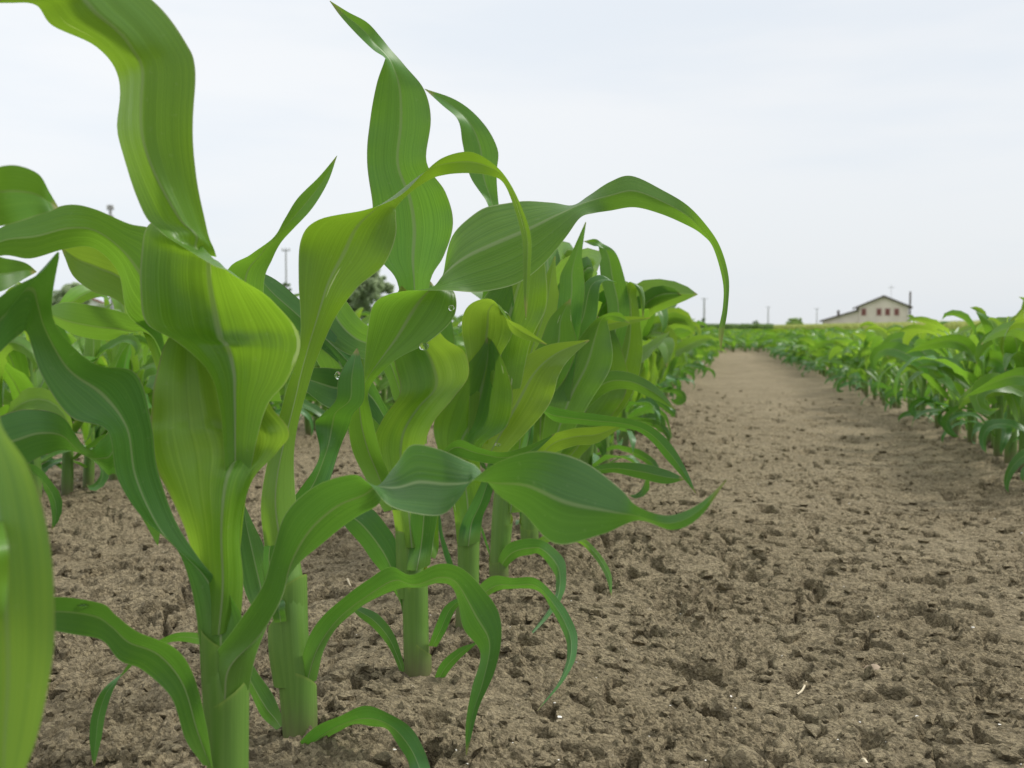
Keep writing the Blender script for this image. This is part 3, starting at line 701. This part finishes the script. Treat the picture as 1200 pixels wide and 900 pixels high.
P6 = hero((622, 668), [(622, 668, 20, 0), (620, 630, 20, 0), (622, 580, 19, 0), (626, 520, 16, 0)],
     [[(622, 667, 21, 0), (621, 640, 21, 0), (620, 612, 22, 0)]],
     [dict(m='m', F1=.12, label='upright leaf with a small curled tip', s=[(690, 470, 712, 470, 3, 0), (706, 400, 730, 405, 3, 0), (712, 362, 738, 364, 3, 0), (704, 325, 733, 330, 3, 0), (702, 295, 722, 297, 3, 0), (701, 289, 706, 285, 3, 1), (695, 288, 697, 280, 3, 0), (682, 282, 683, 283, 3, 0)]),
      dict(m='s', F0=-.3, F1=.2, s=[(612, 600, 634, 600, 0, 0), (622, 545, 654, 545, 0, 0), (650, 485, 716, 488, 0, 0), (676, 445, 736, 450, .4, 0), (690, 412, 730, 414, .8, 0), (704, 392, 722, 392, 1.2, 1), (716, 380, 714, 374, 1.2, 1), (700, 372, 700, 371, 1, 0)]),
      dict(m='m', F1=-.12, s=[(624, 560, 640, 570, -1, 0), (662, 480, 672, 500, -1.6, 0), (700, 440, 708, 462, -2, .5), (735, 436, 735, 456, -2.4, .5), (768, 452, 762, 466, -2.7, 0), (792, 480, 791, 480, -3, 0)]),
      dict(m='o', F1=-.1, s=[(630, 600, 636, 610, -1, 0), (680, 556, 684, 566, -1.6, 0), (712, 543, 715, 554, -2, .4), (750, 543, 750, 561, -2.3, .4), (782, 551, 780, 567, -2.6, 0), (803, 561, 803, 562, -3, 0)]),
      dict(m='s', F1=.14, s=[(640, 560, 656, 560, 3, 0), (690, 480, 730, 480, 3.4, 0), (716, 420, 752, 424, 3.8, 0), (730, 372, 750, 374, 4, 0), (732, 345, 746, 342, 3.8, .8), (738, 330, 752, 336, 3.4, .8), (748, 342, 756, 352, 3, 0), (753, 372, 754, 372, 2.8, 0)]),
      dict(m='m', F1=-.1, s=[(618, 640, 626, 645, -.5, 0), (650, 622, 652, 632, -1, 0), (680, 628, 678, 636, -1.4, .3), (702, 648, 695, 652, -4, 0), (716, 672, 709, 674, -10, 0), (717, 698, 716, 698, -16, 0)]),
      dict(m='y', F1=.12, s=[(630, 470, 640, 480, 1, 0), (656, 398, 664, 414, 0, 0), (692, 378, 698, 394, -.6, .4), (728, 371, 730, 383, -1, .3), (762, 372, 762, 373, -1.4, 0)]),
      ],
     'maize plant with a purple-tinged base and a small curled leaf tip')

STRAW = plain('dry_straw', c4(.55, .48, .34), .7)


def straw(pxs, r, label):
    P = np.array([ground_at(*a)[0] for a in pxs])
    P[:, 2] = soil(P[:, 0], P[:, 1]) + r * 1.2 + .002
    q = catmull(P, 5)
    V, F, U = tube(q, np.full(len(q), r), 8)
    b = P.mean(0)
    tag(link('straw', mesh_np('straw', V - b, F, U, mats=[STRAW]), loc=b), label, 'straw')


straw([(934, 806), (940, 800), (945, 791)], .0010, 'short bent pale straw on the bare path left of the pinkish pebble')
straw([(1008, 885), (1012, 890), (1016, 897)], .0016, 'yellowish straw bit at the near edge of the path')
straw([(407, 694), (414, 697), (419, 701)], .0012, 'whitish straw bit on the soil between the second and third stems')

# ---------------------------------------------------------------- water drops resting on leaves
def water():
    m, nt, N, L = new_mat('water'); g = G(nt)
    p = g.n('ShaderNodeBsdfPrincipled'); p.inputs['Base Color'].default_value = c4(1, 1, 1)
    p.inputs['Roughness'].default_value = .02; p.inputs['IOR'].default_value = 1.33; p.inputs['Transmission Weight'].default_value = 1
    o = g.n('ShaderNodeOutputMaterial'); L.new(p.outputs[0], o.inputs[0]); return m


WATER = water()


def drop(px, py, d, r, label, sq=(1, 1, .9)):
    V0, F0 = ico(3)
    me = mesh_np('water_drop', V0 * r * np.array(sq), F0, mats=[WATER])
    o = link('water_drop', me, loc=tuple(at(px, py, d)))
    tag(o, label, 'water drop')


DP1, DP3, DP2, DP4 = P1[1], P3[1], P2[1], P4[1]
drop(497, 406, DP3 - .055, .0042, 'clear water drop hanging from the lower edge of the folded dark leaf')
drop(98, 709, DP1 - .049, .0028, 'shining water drop on the dark old leaf lowest on the largest plant', (1.2, 1, .6))
drop(529, 361, DP3 - .055, .0026, 'small round water drop near the tip corner of the folded dark leaf', (1, .6, 1))
drop(396, 440, DP2 + .018, .0026, 'tiny water drop on the narrow kinked dark leaf', (1, .7, 1.2))
drop(583, 521, DP4 - .035, .0024, 'tiny water drop on the low dark leaf under the pale whorl', (1.2, 1, .8))

# ---------------------------------------------------------------- young maize plants, generated
def wprof(s):
    return np.minimum(1, .42 + 2.0 * s) * np.clip(1 - s ** 3.6, 0, 1) ** .8


def gen_leaf(r, h0, az, Lg, W, el0, droop, tw0, tw1, n=14, across=8, fold=.14, ripple=.05, r0=.008, wavy=.25):
    s = np.linspace(0, 1, n)
    el = el0 - droop * s ** 1.5 + .38 * np.sin(s * r.uniform(5, 10) + r.uniform(0, 6)) * s
    el = el - r.choice((0, 1.0, 2.2, 3.6)) * np.maximum(0, s - .62) ** 1.2 * 2
    a = az + wavy * np.sin(s * r.uniform(3, 7) + r.uniform(0, 6)) * s
    T = np.stack([np.cos(el) * np.cos(a), np.cos(el) * np.sin(a), np.sin(el)], -1)
    P = np.zeros((n, 3)); P[1:] = np.cumsum((T[1:] + T[:-1]) / 2 * (Lg / (n - 1)), axis=0)
    P += np.array([math.cos(az) * r0, math.sin(az) * r0, h0])
    side = norm(np.stack([-np.sin(a), np.cos(a), np.zeros(n)], -1))
    up = np.cross(T, side)
    tw = tw0 + tw1 * s ** 1.3
    sv = side * np.cos(tw)[:, None] + up * np.sin(tw)[:, None]
    w = W * wprof(s)
    A = P - sv * w[:, None] / 2; B = P + sv * w[:, None] / 2
    f = fold * (1 + 1.6 * (1 - sstep(0, .25, s)))
    return ribbon(A, B, -f, across, ripple, r.randint(0, 9999))


def gen_plant(seed, H, low=False, upright=False):
    """list of (kind, V, F, UV, material key); H: height of the whorl top"""
    r = random.Random(seed)
    n, ac = (8, 2) if low else (16, 8)
    out = []
    hs = H * .62
    k = 6
    z = np.linspace(-.01, hs, k)
    C = np.stack([np.linspace(0, r.uniform(-.012, .012), k), np.linspace(0, r.uniform(-.012, .012), k), z], -1)
    rad = np.linspace(.0095, .0062, k) * (H / .34)
    V, F, U = tube(C, rad, 6 if low else 14); out.append(('stalk', V, F, U, 'stalk'))
    if not low:
        for f0, f1 in ((-.01, .20), (.12, .34)):
            q = np.array([np.interp(np.array([f0 * H, (f0 + f1) / 2 * H, f1 * H]), z, C[:, j]) for j in range(3)]).T
            q[:, 2] = (f0 * H, (f0 + f1) / 2 * H, f1 * H)
            rr = np.interp(q[:, 2], z, rad) * np.array([1.04, 1.13, 1.08])
            V, F, U = tube(q, rr, 14); out.append(('sheath', V, F, U, 'stalk'))
    az = r.uniform(0, 6.28)
    nl = r.choice((8, 8, 9, 10))
    for i in range(nl):
        t = i / (nl - 1)
        a = az + i * math.pi + r.uniform(-.55, .55)
        h0 = H * (.17 + .42 * t)
        Lg = H * (.40 + .46 * math.sin(math.pi * min(t * .8 + .12, 1))) * r.uniform(.8, 1.15)
        W = (.021 + .029 * math.sin(math.pi * min(t * .75 + .18, 1))) * r.uniform(.8, 1.15) * H / .33
        if t < .25: el, dr, mk = r.uniform(.4, .8), r.uniform(1.8, 2.8), 'o'; W *= .65; Lg *= .8
        elif t < .68: el, dr, mk = r.uniform(.85, 1.3), r.uniform(1.0, 2.6), r.choice('mms')
        else: el, dr, mk = r.uniform(1.15, 1.5), r.uniform(.0, 2.4), r.choice('yyms'); Lg *= .95
        if upright and t >= .25: W *= 1.25; dr *= r.choice((.4, .5, 1.15)); el = max(el, r.uniform(1.15, 1.45)); el = min(el + .15, 1.5); Lg *= 1.08; mk = r.choice('yysm') if t > .5 else mk
        if not upright: W *= .86; h0 -= H * (.03 if t < .4 else 0)
        V, F, U = gen_leaf(r, h0, a, Lg, W, el, dr, r.uniform(-.5, .5), r.choice((-1, 1)) * r.uniform(.4, 2.8), n, ac,
                           .14 if t < .72 else .24, .09, wavy=.6)
        out.append(('leaf', V, F, U, mk))
    zm = max(float(p[1][:, 2].max()) for p in out)
    s = H / zm
    return [(a, V * s, F, U, mk) for a, V, F, U, mk in out]


MK = {'stalk': STALK, 's': LEAF_FIELD, 'y': LEAF_YOUNG, 'm': LEAF_MID, 'o': LEAF_OLD}
protos = []
for i in range(16):
    parts = gen_plant(100 + i, .335, upright=i >= 8)
    root = bpy.data.objects.new('maize_plant', None)
    kids = []
    for kind, V, F, U, mk in parts:
        kids.append((kind, mesh_np(kind, V, F, U, mats=[MK[mk]])))
    protos.append(kids)
lows = []
for i in range(10):
    parts = gen_plant(300 + i, .335, True)
    V, F, U = join([p[1:4] for p in parts])
    mi = np.concatenate([np.full(len(p[2]), 0 if p[0] == 'stalk' else {'y': 1, 'm': 2, 'o': 3, 's': 4}[p[4]]) for p in parts])
    lows.append((V, F, U, mi))
LOWM = [STALK, LEAF_YOUNG, LEAF_MID, LEAF_OLD, LEAF_FIELD]
low_me = [mesh_np('maize_plant', V, F, U, mats=LOWM, midx=mi) for V, F, U, mi in lows]

GROUPS = {0: 'maize plants of the near row', 1: 'maize plants of the row right of the path'}
LABELS = {0: 'young maize plant farther back along the near row',
          1: 'young maize plant in the first row right of the bare path',
          -1: 'small maize plant in the first row left of the near row'}
spots = []
for k in range(-60, 62):
    x = ROW0 + ROWS * k
    y = .9 + rng.uniform(0, .17)
    if k == 0: y = 1.60
    while y < 62:
        spots.append((x + rng.normal(0, .012), y, k))
        gap = ((.115 if k >= 0 else .09) if k in (0, 1, -1) and y < 6 else .15) if y < 14 else (.20 if y < 30 else .30)
        y += gap * rng.uniform(.8, 1.25)
spots = np.array(spots)
base = np.column_stack([spots[:, 0], spots[:, 1], np.zeros(len(spots))])
bx, by, bd = project(base)
tx, ty, _ = project(base + (0, 0, .33))
m = 190 / np.maximum(bd, .5)
vis = (bd > .55) & (tx > -m) & (tx < 1200 + m)
# the strip of soil left of the near row stays open near the camera
spots, bd, bx = spots[vis], bd[vis], bx[vis]
order = np.argsort(bd)
spots, bd = spots[order], bd[order]
NI = 285
NPARTS = 150
lab_far = 'distant young maize plant in a row beyond the nearer rows'
heights = {0: 1.04, 1: .97}
for i in range(min(NI, len(spots))):
    x, y, k = spots[i]; k = int(k)
    sc = heights.get(k, .92) * rng.uniform(.84, 1.08)
    if k == 0 and y < 6: sc *= 1.22 if y < 3.2 else 1.1
    if k == 1 and y < 4.2: sc *= rng.uniform(1.08, 1.30) if y < 2.9 else 1.06
    if k == -1 and y < 6: sc *= 1.22
    z = float(soil(x, y)) - .004
    rz = rng.uniform(0, 6.28)
    if k in LABELS: lab = LABELS[k]
    elif k > 1: lab = 'young maize plant in the dense rows beyond the row beside the path'
    else: lab = 'small young maize plant in the rows far beyond the near row'
    grp = GROUPS.get(k, 'maize plants of the rows farther ' + ('right' if k > 0 else 'left'))
    tilt = (rng.normal(0, .05), rng.normal(0, .05), rz)
    if i < NPARTS:
        o = bpy.data.objects.new('maize_plant', None); COL.objects.link(o); o.empty_display_size = .05
        for kind, me in protos[int(rng.integers(8)) + (8 if k == 0 else 0)]:
            link(kind, me, o)
    else:
        o = link('maize_plant', low_me[int(rng.integers(len(low_me)))])
    o.location = (x, y, z); o.rotation_euler = tilt
    wide = 1.3 if (k in (0, 1) and y > 7) else 1.0
    o.scale = (sc * wide * rng.uniform(.95, 1.1), sc * wide * rng.uniform(.95, 1.1), sc)
    tag(o, lab, 'maize plant', grp)
# all the rest of the field, past counting
Vs, Fs, Us, Ms = [], [], [], []; off = 0
head = [(x, y, 0) for y in np.arange(15.5, 60, .55) for x in np.arange(ROW0 + .1, ROW0 + ROWS - .05, .17) + rng.normal(0, .03)]
for x, y, k in list(spots[NI:]) + head:
    V, F, U, mi = lows[int(rng.integers(len(lows)))]
    sc = rng.uniform(.82, 1.08) * (.94 if y < 12 else .90)
    a = rng.uniform(0, 6.28); ca, sa = math.cos(a) * sc, math.sin(a) * sc
    if y > 30 or (int(k) in (0, 1) and y > 9): sc2 = 1.55
    else: sc2 = 1.0
    W = np.stack([(V[:, 0] * ca - V[:, 1] * sa) * sc2, (V[:, 0] * sa + V[:, 1] * ca) * sc2, V[:, 2] * sc], -1) + (x, y, 0)
    Vs.append(W); Fs.append(F + off); Us.append(U); Ms.append(mi); off += len(V)
me = mesh_np('maize_crop', np.vstack(Vs), np.vstack(Fs), np.vstack(Us), mats=LOWM, midx=np.concatenate(Ms))
tag(link('maize_crop', me), 'far rows of young maize merging into one green mass', 'maize crop', kind='stuff')

# ---------------------------------------------------------------- far fields
def far_xy(px, d):
    p = at(px, 385, d); return float(p[0]), float(p[1])


def field_sheet(name, d0, d1, z0, mat, label, cat, px0=-500, px1=1700):
    c = [far_xy(px0, d0), far_xy(px1, d0), far_xy(px1, d1), far_xy(px0, d1)]
    V = np.array([(a, b, z0) for a, b in c])
    me = mesh_np(name, V, np.array([[0, 1, 2, 3]]), mats=[mat], smooth=False)
    return tag(link(name, me), label, cat, kind='structure')


GREEN_FAR = plain('far_grass', c4(.11, .17, .04), .8, .2, .8, .15, c4(.07, .13, .03))
WHEAT = foliage('wheat', c4(.36, .38, .13), c4(.22, .30, .08), 9, c4(.55, .6, .2), .5)
field_sheet('meadow', 66, 3000, .02, GREEN_FAR, 'flat green meadow behind the maize field', 'meadow')


def blades(name, area, n, h, mat, label, cat, w=.02):
    """crop of thin bent blades standing inside a convex quad area"""
    q = np.array(area, float)
    s, t = rng.random(n), rng.random(n) ** 1.6
    P = ((q[0] * (1 - s)[:, None] + q[1] * s[:, None]) * (1 - t)[:, None] + (q[3] * (1 - s)[:, None] + q[2] * s[:, None]) * t[:, None])
    a = rng.uniform(0, 6.28, n); hh = h * rng.uniform(.8, 1.12, n); ww = w * (1 + 3 * t)
    lean = rng.uniform(.05, .3, n) * h; la = rng.uniform(0, 6.28, n)
    dx, dy = np.cos(a) * ww, np.sin(a) * ww
    V = np.zeros((n, 6, 3))
    for j, (f, wf) in enumerate(((0, 1), (.6, .9), (1, .5))):
        cx = P[:, 0] + np.cos(la) * lean * f * f; cy = P[:, 1] + np.sin(la) * lean * f * f
        V[:, 2 * j] = np.stack([cx - dx * wf, cy - dy * wf, hh * f], -1)
        V[:, 2 * j + 1] = np.stack([cx + dx * wf, cy + dy * wf, hh * f], -1)
    F = np.array([[0, 1, 3, 2], [2, 3, 5, 4]])[None] + (np.arange(n) * 6)[:, None, None]
    me = mesh_np(name, V.reshape(-1, 3), F.reshape(-1, 4), mats=[mat])
    return tag(link(name, me), label, cat, kind='stuff')


blades('wheat_crop', [far_xy(1330, 62), far_xy(888, 215), far_xy(960, 260), far_xy(1500, 110)], 70000, .95, WHEAT, 'strip of pale yellow-green cereal crop behind the maize', 'wheat', .03)
DGREEN = foliage('hedge_green', c4(.14, .21, .08), c4(.10, .16, .06), 1.2, c4(.26, .38, .12), .45)
blades('far_crop', [far_xy(600, 150), far_xy(905, 150), far_xy(905, 260), far_xy(600, 260)], 26000, .95, DGREEN, 'dark green band of taller crop at the end of the path', 'crop', .07)
blades('rough_grass', [far_xy(-200, 70), far_xy(640, 70), far_xy(620, 110), far_xy(-200, 110)], 30000, .5, GREEN_FAR, 'rough grass growing at the end of the maize rows', 'grass', .04)

# ---------------------------------------------------------------- farmhouse
def box_vf(x0, x1, y0, y1, z0, z1):
    V = np.array([(x, y, z) for z in (z0, z1) for y in (y0, y1) for x in (x0, x1)], float)
    F = np.array([[0, 2, 3, 1], [4, 5, 7, 6], [0, 1, 5, 4], [2, 6, 7, 3], [0, 4, 6, 2], [1, 3, 7, 5]])
    return V, F


def prism(poly, y0, y1):
    """polygon in x,z pushed from y0 to y1, as quads and triangles -> bmesh mesh"""
    n = len(poly)
    V = [(x, y0, z) for x, z in poly] + [(x, y1, z) for x, z in poly]
    F = [tuple(range(n)), tuple(range(2 * n - 1, n - 1, -1))] + [(i, i + n, (i + 1) % n + n, (i + 1) % n) for i in range(n)]
    return V, F


def pymesh(name, V, F, mat):
    me = bpy.data.meshes.new(name); me.from_pydata(V, [], F); me.materials.append(mat); me.update(); return me


def house(px, d, label):
    x0, y0 = far_xy(px, d)
    root = bpy.data.objects.new('farmhouse', None); COL.objects.link(root); root.location = (x0, y0, 0)
    root.rotation_euler = (0, 0, YAW + math.atan((600 - px) / FPX) + R(4))
    tag(root, label, 'house')
    wallm = plain('plaster', c4(.75, .66, .57), .9, .1, .6, .5, c4(.62, .54, .46))
    roofm = plain('roof_tiles', c4(.15, .125, .11), .85, .1, .7, 2.5, c4(.10, .085, .08))
    shut = plain('shutters', c4(.20, .075, .065), .7)
    trim = plain('window_trim', c4(.52, .38, .34), .8)
    s = d / FPX                                            # metres a photograph pixel spans at that distance
    hw = 27.5 * s                                          # half width of the tall block
    ev, ap = 27.0 * s, 38.5 * s
    D = 13.0
    w = link('wall', pymesh('wall', *prism([(-hw, -.2), (hw, -.2), (hw, ev), (0, ap), (-hw, ev)], 0, D), wallm), root)
    aw = 40 * s
    a2, a1 = 10.5 * s, 22.5 * s
    link('annex_wall', pymesh('annex_wall', *prism([(-hw - aw, -.2), (-hw - .02, -.2), (-hw - .02, a1), (-hw - aw, a2)], .25, D - 2), wallm), root)
    th = .38; ov = .9
    def slab(xa, za, xb, zb, ya, yb): return prism([(xa, za), (xb, zb), (xb, zb + th), (xa, za + th)], ya, yb)
    sl = (ap - ev) / hw
    rf = link('roof', pymesh('roof', *prism([(-hw - ov, ev - sl * ov + .02), (0, ap + .02), (hw + ov, ev - sl * ov + .02), (hw + ov, ev - sl * ov + th), (0, ap + th + .05), (-hw - ov, ev - sl * ov + th)], -.6, D + .6), roofm), root)
    sa = (a1 - a2) / aw
    ar = link('annex_roof', pymesh('annex_roof', *slab(-hw - aw - .8, a2 - sa * .8 + .02, -hw - .03, a1 + .02, -.35, D - 1.4), roofm), root)
    V, F = box_vf(-17 * s, -17 * s + .5, 4, 4.5, ev + 1, ap - .9); link('chimney', mesh_np('chimney', V, F, smooth=False, mats=[roofm]), rf)
    V, F = box_vf(-hw - 24 * s, -hw - 24 * s + .6, 3, 3.6, a2 + .8, a2 + 2.6); link('chimney', mesh_np('chimney', V, F, smooth=False, mats=[roofm]), ar)
    V, F = box_vf(hw + .1, hw + .5, -.5, -.1, -.1, ap + 1.2); link('flue_pipe', mesh_np('flue_pipe', V, F, smooth=False, mats=[roofm]), root)
    mast = plain('mast_metal', c4(.5, .5, .5), .5)
    V, F, U = tube([(2, 5, ap - .5), (2, 5, ap + 1.2), (2, 5, ap + 3)], [.06, .05, .05], 6)
    V2, F2 = box_vf(1.3, 2.7, 4.95, 5.05, ap + 2.3, ap + 2.42)
    an = link('antenna', mesh_np('antenna', np.vstack([V, V2]), np.vstack([F, F2 + len(V)]), mats=[mast], smooth=False), root)
    for wx, wz0, wz1, ww in [(-22 * s, 17.5, 24.5, 4.2), (-5.0 * s, 17.5, 24.5, 4.2), (4.5 * s, 17.5, 24.5, 4.2), (14.5 * s, 17.5, 24.5, 4.2),
                             (-22 * s, 2.2, 5.2, 4.0), (-5 * s, 2.2, 5.2, 4.0)]:
        hw2 = ww * s / 2
        V, F = box_vf(wx - hw2 - .22, wx + hw2 + .22, -.06, .05, wz0 * s - .2, wz1 * s + .22)
        fr = link('window', mesh_np('window', V, F, smooth=False, mats=[trim]), root)
        V, F = box_vf(wx - hw2, wx + hw2, -.12, -.03, wz0 * s, wz1 * s); link('shutter', mesh_np('shutter', V, F, smooth=False, mats=[shut]), fr)
    for wx in (-hw - 35 * s, -hw - 18 * s, -hw - 7.5 * s):
        V, F = box_vf(wx - 2 * s - .15, wx + 2 * s + .15, .18, .3, 1.8 * s, 5.6 * s)
        fr = link('window', mesh_np('window', V, F, smooth=False, mats=[trim]), root)
        V, F = box_vf(wx - 2 * s, wx + 2 * s, .12, .22, 2.1 * s, 5.2 * s); link('shutter', mesh_np('shutter', V, F, smooth=False, mats=[shut]), fr)
    return root


house(1035, 250, 'pale plastered farmhouse with dark red shutters and a low annex behind the field')


def barn(px, d):
    x0, y0 = far_xy(px, d)
    root = bpy.data.objects.new('barn', None); COL.objects.link(root); root.location = (x0, y0, 0)
    root.rotation_euler = (0, 0, YAW + R(20))
    tag(root, 'white farm building with a red roof among far trees', 'barn')
    wm = plain('white_wall', c4(.75, .74, .72), .9); rm = plain('red_roof', c4(.36, .14, .10), .9)
    link('wall', pymesh('wall', *prism([(-5, -.2), (5, -.2), (5, 4.2), (0, 6.2), (-5, 4.2)], 0, 14), wm), root)
    link('roof', pymesh('roof', *prism([(-5.8, 3.9), (0, 6.25), (5.8, 3.9), (5.8, 4.2), (0, 6.6), (-5.8, 4.2)], -.5, 14.5), rm), root)
    V, F = box_vf(-1.6, 1.6, -.08, .05, 0, 3.0); link('door', mesh_np('door', V, F, smooth=False, mats=[plain('barn_door', c4(.2, .15, .12), .8)]), root)


barn(106, 210)

# ---------------------------------------------------------------- trees
BARK = plain('bark', c4(.12, .10, .08), .9, .1, .6, 8)
TREE_LEAF = foliage('tree_leaf', c4(.30, .36, .22), c4(.22, .28, .16), 1.2, c4(.5, .6, .36), .5)
BUSH_LEAF = foliage('bush_leaf', c4(.20, .30, .10), c4(.14, .24, .08), 1.5, c4(.40, .55, .15), .5)


def tree(px, d, h, rad, label, mat=TREE_LEAF, trunk=.25, n=5200, leaf=.22, name='tree', cl=46, cat=None):
    x0, y0 = far_xy(px, d)
    root = bpy.data.objects.new(name, None); COL.objects.link(root); root.location = (x0, y0, 0)
    tag(root, label, cat or ('tree' if name == 'tree' else 'bush'))
    r = np.random.default_rng(int(px * 7 + d) & 0xffff)
    parts = []
    zt = h * .8
    tz = np.linspace(-.1, zt, 7)
    C = np.stack([np.cumsum(r.normal(0, .02 * h * .15, 7)), np.cumsum(r.normal(0, .02 * h * .15, 7)), tz], -1)
    parts.append(tube(C, np.linspace(h * .022, h * .006, 7), 7))
    cen = []
    for i in range(cl):
        z = h * (trunk + (.96 - trunk) * r.random())
        f = (z / h - trunk) / (1 - trunk)
        rr = rad * (math.sin(math.pi * min(.12 + .8 * f, 1)) ** .6) * math.sqrt(r.random())
        a = r.uniform(0, 6.28)
        cen.append((math.cos(a) * rr, math.sin(a) * rr, z))
        if i % 3 == 0:
            j = np.searchsorted(tz, z * .75); b = C[min(max(j, 1), 6)]
            e = np.array(cen[-1]); mid = (b + e) / 2 + (0, 0, .05 * h)
            parts.append(tube([b, mid, e], [h * .008, h * .005, h * .002], 5))
    V, F, U = join(parts)
    link('trunk', mesh_np('trunk', V, F, U, mats=[BARK]), root)
    cen = np.array(cen)
    ci = r.integers(len(cen), size=n)
    sz = rad * (.16 + .20 * r.random(len(cen)))
    P = cen[ci] + norm(r.standard_normal((n, 3))) * (sz[ci] * r.random(n) ** .45)[:, None] * (1, 1, .8)
    u = norm(r.standard_normal((n, 3))); v = norm(np.cross(u, r.standard_normal((n, 3))))
    s = leaf * r.uniform(.6, 1.3, n)[:, None]
    Q = np.stack([P - u * s, P + v * s * .55, P + u * s, P - v * s * .55], 1).reshape(-1, 3)
    link('crown', mesh_np('crown', Q, np.arange(n * 4).reshape(-1, 4), mats=[mat], smooth=False), root)
    return root


tree(424, 120, 7.6, 2.3, 'tall grey-green tree seen through the gap between leaves of the near row', n=9000, cl=60)
tree(398, 124, 5.6, 2.2, 'lower bushy tree left of the tall grey-green tree', n=6000)
tree(446, 126, 6.6, 1.6, 'slim open tree right of the tall grey-green tree')
tree(82, 125, 5.6, 2.0, 'dark tree standing beside the white farm building', trunk=.3)
tree(60, 130, 4.2, 2.0, 'low tree left of the white farm building')
tree(132, 132, 3.4, 2.6, 'low wide shrubby tree right of the white farm building', trunk=.05)
tree(300, 140, 4.8, 3.5, 'wide low tree behind the top of the second large plant', trunk=.05)
tree(640, 120, 5.2, 1.6, 'dark tree peeping out behind the pale folded leaves of the row')
tree(932, 250, 2.7, 2.1, 'round green bush alone on the horizon left of the farmhouse', BUSH_LEAF, .02, 5000, .2, 'bush')
tree(886, 300, 2.6, .9, 'small dark pointed shrub on the horizon', DGREEN, .02, 1500, .25, 'bush', 20)
tree(824, 300, 3.2, .6, 'narrow dark shrub at the foot of the far pole', DGREEN, .02, 1500, .25, 'bush', 20)
tree(335, 118, 5.8, .5, 'small dark shrub at the foot of the slim pole', DGREEN, .55, 700, .18, 'bush', 12)

# ---------------------------------------------------------------- utility poles
POLE = plain('weathered_pole', c4(.42, .42, .42), .85, .1, .6, 6)
INS = plain('insulator', c4(.55, .56, .56), .4)


def pole(px, d, h, rad, label, arms=1, aw=.9):
    x0, y0 = far_xy(px, d)
    root = bpy.data.objects.new('utility_pole', None); COL.objects.link(root); root.location = (x0, y0, 0)
    root.rotation_euler = (0, 0, YAW)
    tag(root, label, 'utility pole', 'poles of the power line')
    V, F, U = tube([(0, 0, -.3), (0, 0, h * .5), (0, 0, h)], [rad * 1.2, rad, rad * .8], 10)
    link('post', mesh_np('post', V, F, U, mats=[POLE]), root)
    for i in range(arms):
        z = h - .35 - i * .75
        V, F = box_vf(-aw, aw, -.05, .05, z, z + .1); arm = link('crossarm', mesh_np('crossarm', V, F, smooth=False, mats=[POLE]), root)
        for x in (-aw + .08, aw - .08):
            V, F, U = tube([(x, 0, z + .1), (x, 0, z + .22), (x, 0, z + .36)], [.05, .1, .05], 8)
            link('insulator', mesh_np('insulator', V, F, U, mats=[INS]), arm)


pole(132, 78, 9.3, .13, 'dark pole with insulators rising behind the arching pale leaf', 2, .26)
pole(336, 118, 9.2, .10, 'slim pole between the two large plants with a shrub at its foot', 1, .45)
pole(825, 300, 8.9, .26, 'thick pole standing near the head of the path', 1, .9)
pole(900, 400, 8.6, .22, 'thin far pole between the path and the round bush', 1, .9)
pole(957, 420, 8.4, .18, 'faintest thin pole just left of the farmhouse annex', 1, 1.0)

# ---------------------------------------------------------------- sky and sun
SUN_EL, SUN_AZ = R(48), R(62)            # azimuth from +Y, clockwise positive
w = bpy.data.worlds.new('World'); S.world = w; w.use_nodes = True
nt = w.node_tree; nt.nodes.clear(); g = G(nt)
sky = g.n('ShaderNodeTexSky', sky_type='NISHITA')
sky.sun_disc = False; sky.sun_elevation = SUN_EL; sky.sun_rotation = SUN_AZ
sky.air_density = 1.0; sky.dust_density = 2.0
tc = g.n('ShaderNodeTexCoord').outputs['Generated']
sp = g.n('ShaderNodeSeparateXYZ'); nt.links.new(tc, sp.inputs[0])
z = sp.outputs[2]
cl = g.noise(g.mapped(tc, (1.2, 1.2, 6.5)), 1.3, 5, .5)
hor = g.ramp(z, -.02, .22)
cloud = g.mix(hor, c4(8.0, 8.35, 8.7), c4(8.9, 9.1, 9.3))
cloud = g.mix(g.ramp(z, .25, .9), cloud, c4(15.5, 15.5, 15.4))
cloud = g.mix(g.math('MULTIPLY', g.ramp(cl, .40, .62), 1.0), g.mix(.5, cloud, c4(7.2, 8.0, 8.9)), cloud)
side = g.ramp(sp.outputs[0], -.75, .25)                    # the veil of cloud is thinner and whiter to the left
sc_ = g.n('ShaderNodeVectorMath', operation='SCALE'); nt.links.new(cloud, sc_.inputs[0])
nt.links.new(g.math('MULTIPLY_ADD', side, -.09, 1.03), sc_.inputs['Scale'])
cloud = sc_.outputs[0]
final = g.mix(.90, sky.outputs[0], cloud)
bg = g.n('ShaderNodeBackground'); nt.links.new(final, bg.inputs[0]); bg.inputs[1].default_value = .10
o = g.n('ShaderNodeOutputWorld'); nt.links.new(bg.outputs[0], o.inputs[0])

sd = bpy.data.lights.new('sun', 'SUN'); sd.energy = 2.8; sd.angle = R(10); sd.color = (1, .96, .9)
so = bpy.data.objects.new('sun', sd); COL.objects.link(so)
dirv = Vector((math.sin(SUN_AZ) * math.cos(SUN_EL), math.cos(SUN_AZ) * math.cos(SUN_EL), math.sin(SUN_EL)))
so.rotation_euler = dirv.to_track_quat('Z', 'Y').to_euler()
so.location = (0, 0, 20)

S.view_settings.view_transform = 'Standard'; S.view_settings.look = 'None'
S.view_settings.exposure = 0.14; S.view_settings.gamma = 1; S.view_settings.use_curve_mapping = False
S.cycles.use_denoising = True
S.cycles.max_bounces = 8; S.cycles.transparent_max_bounces = 8
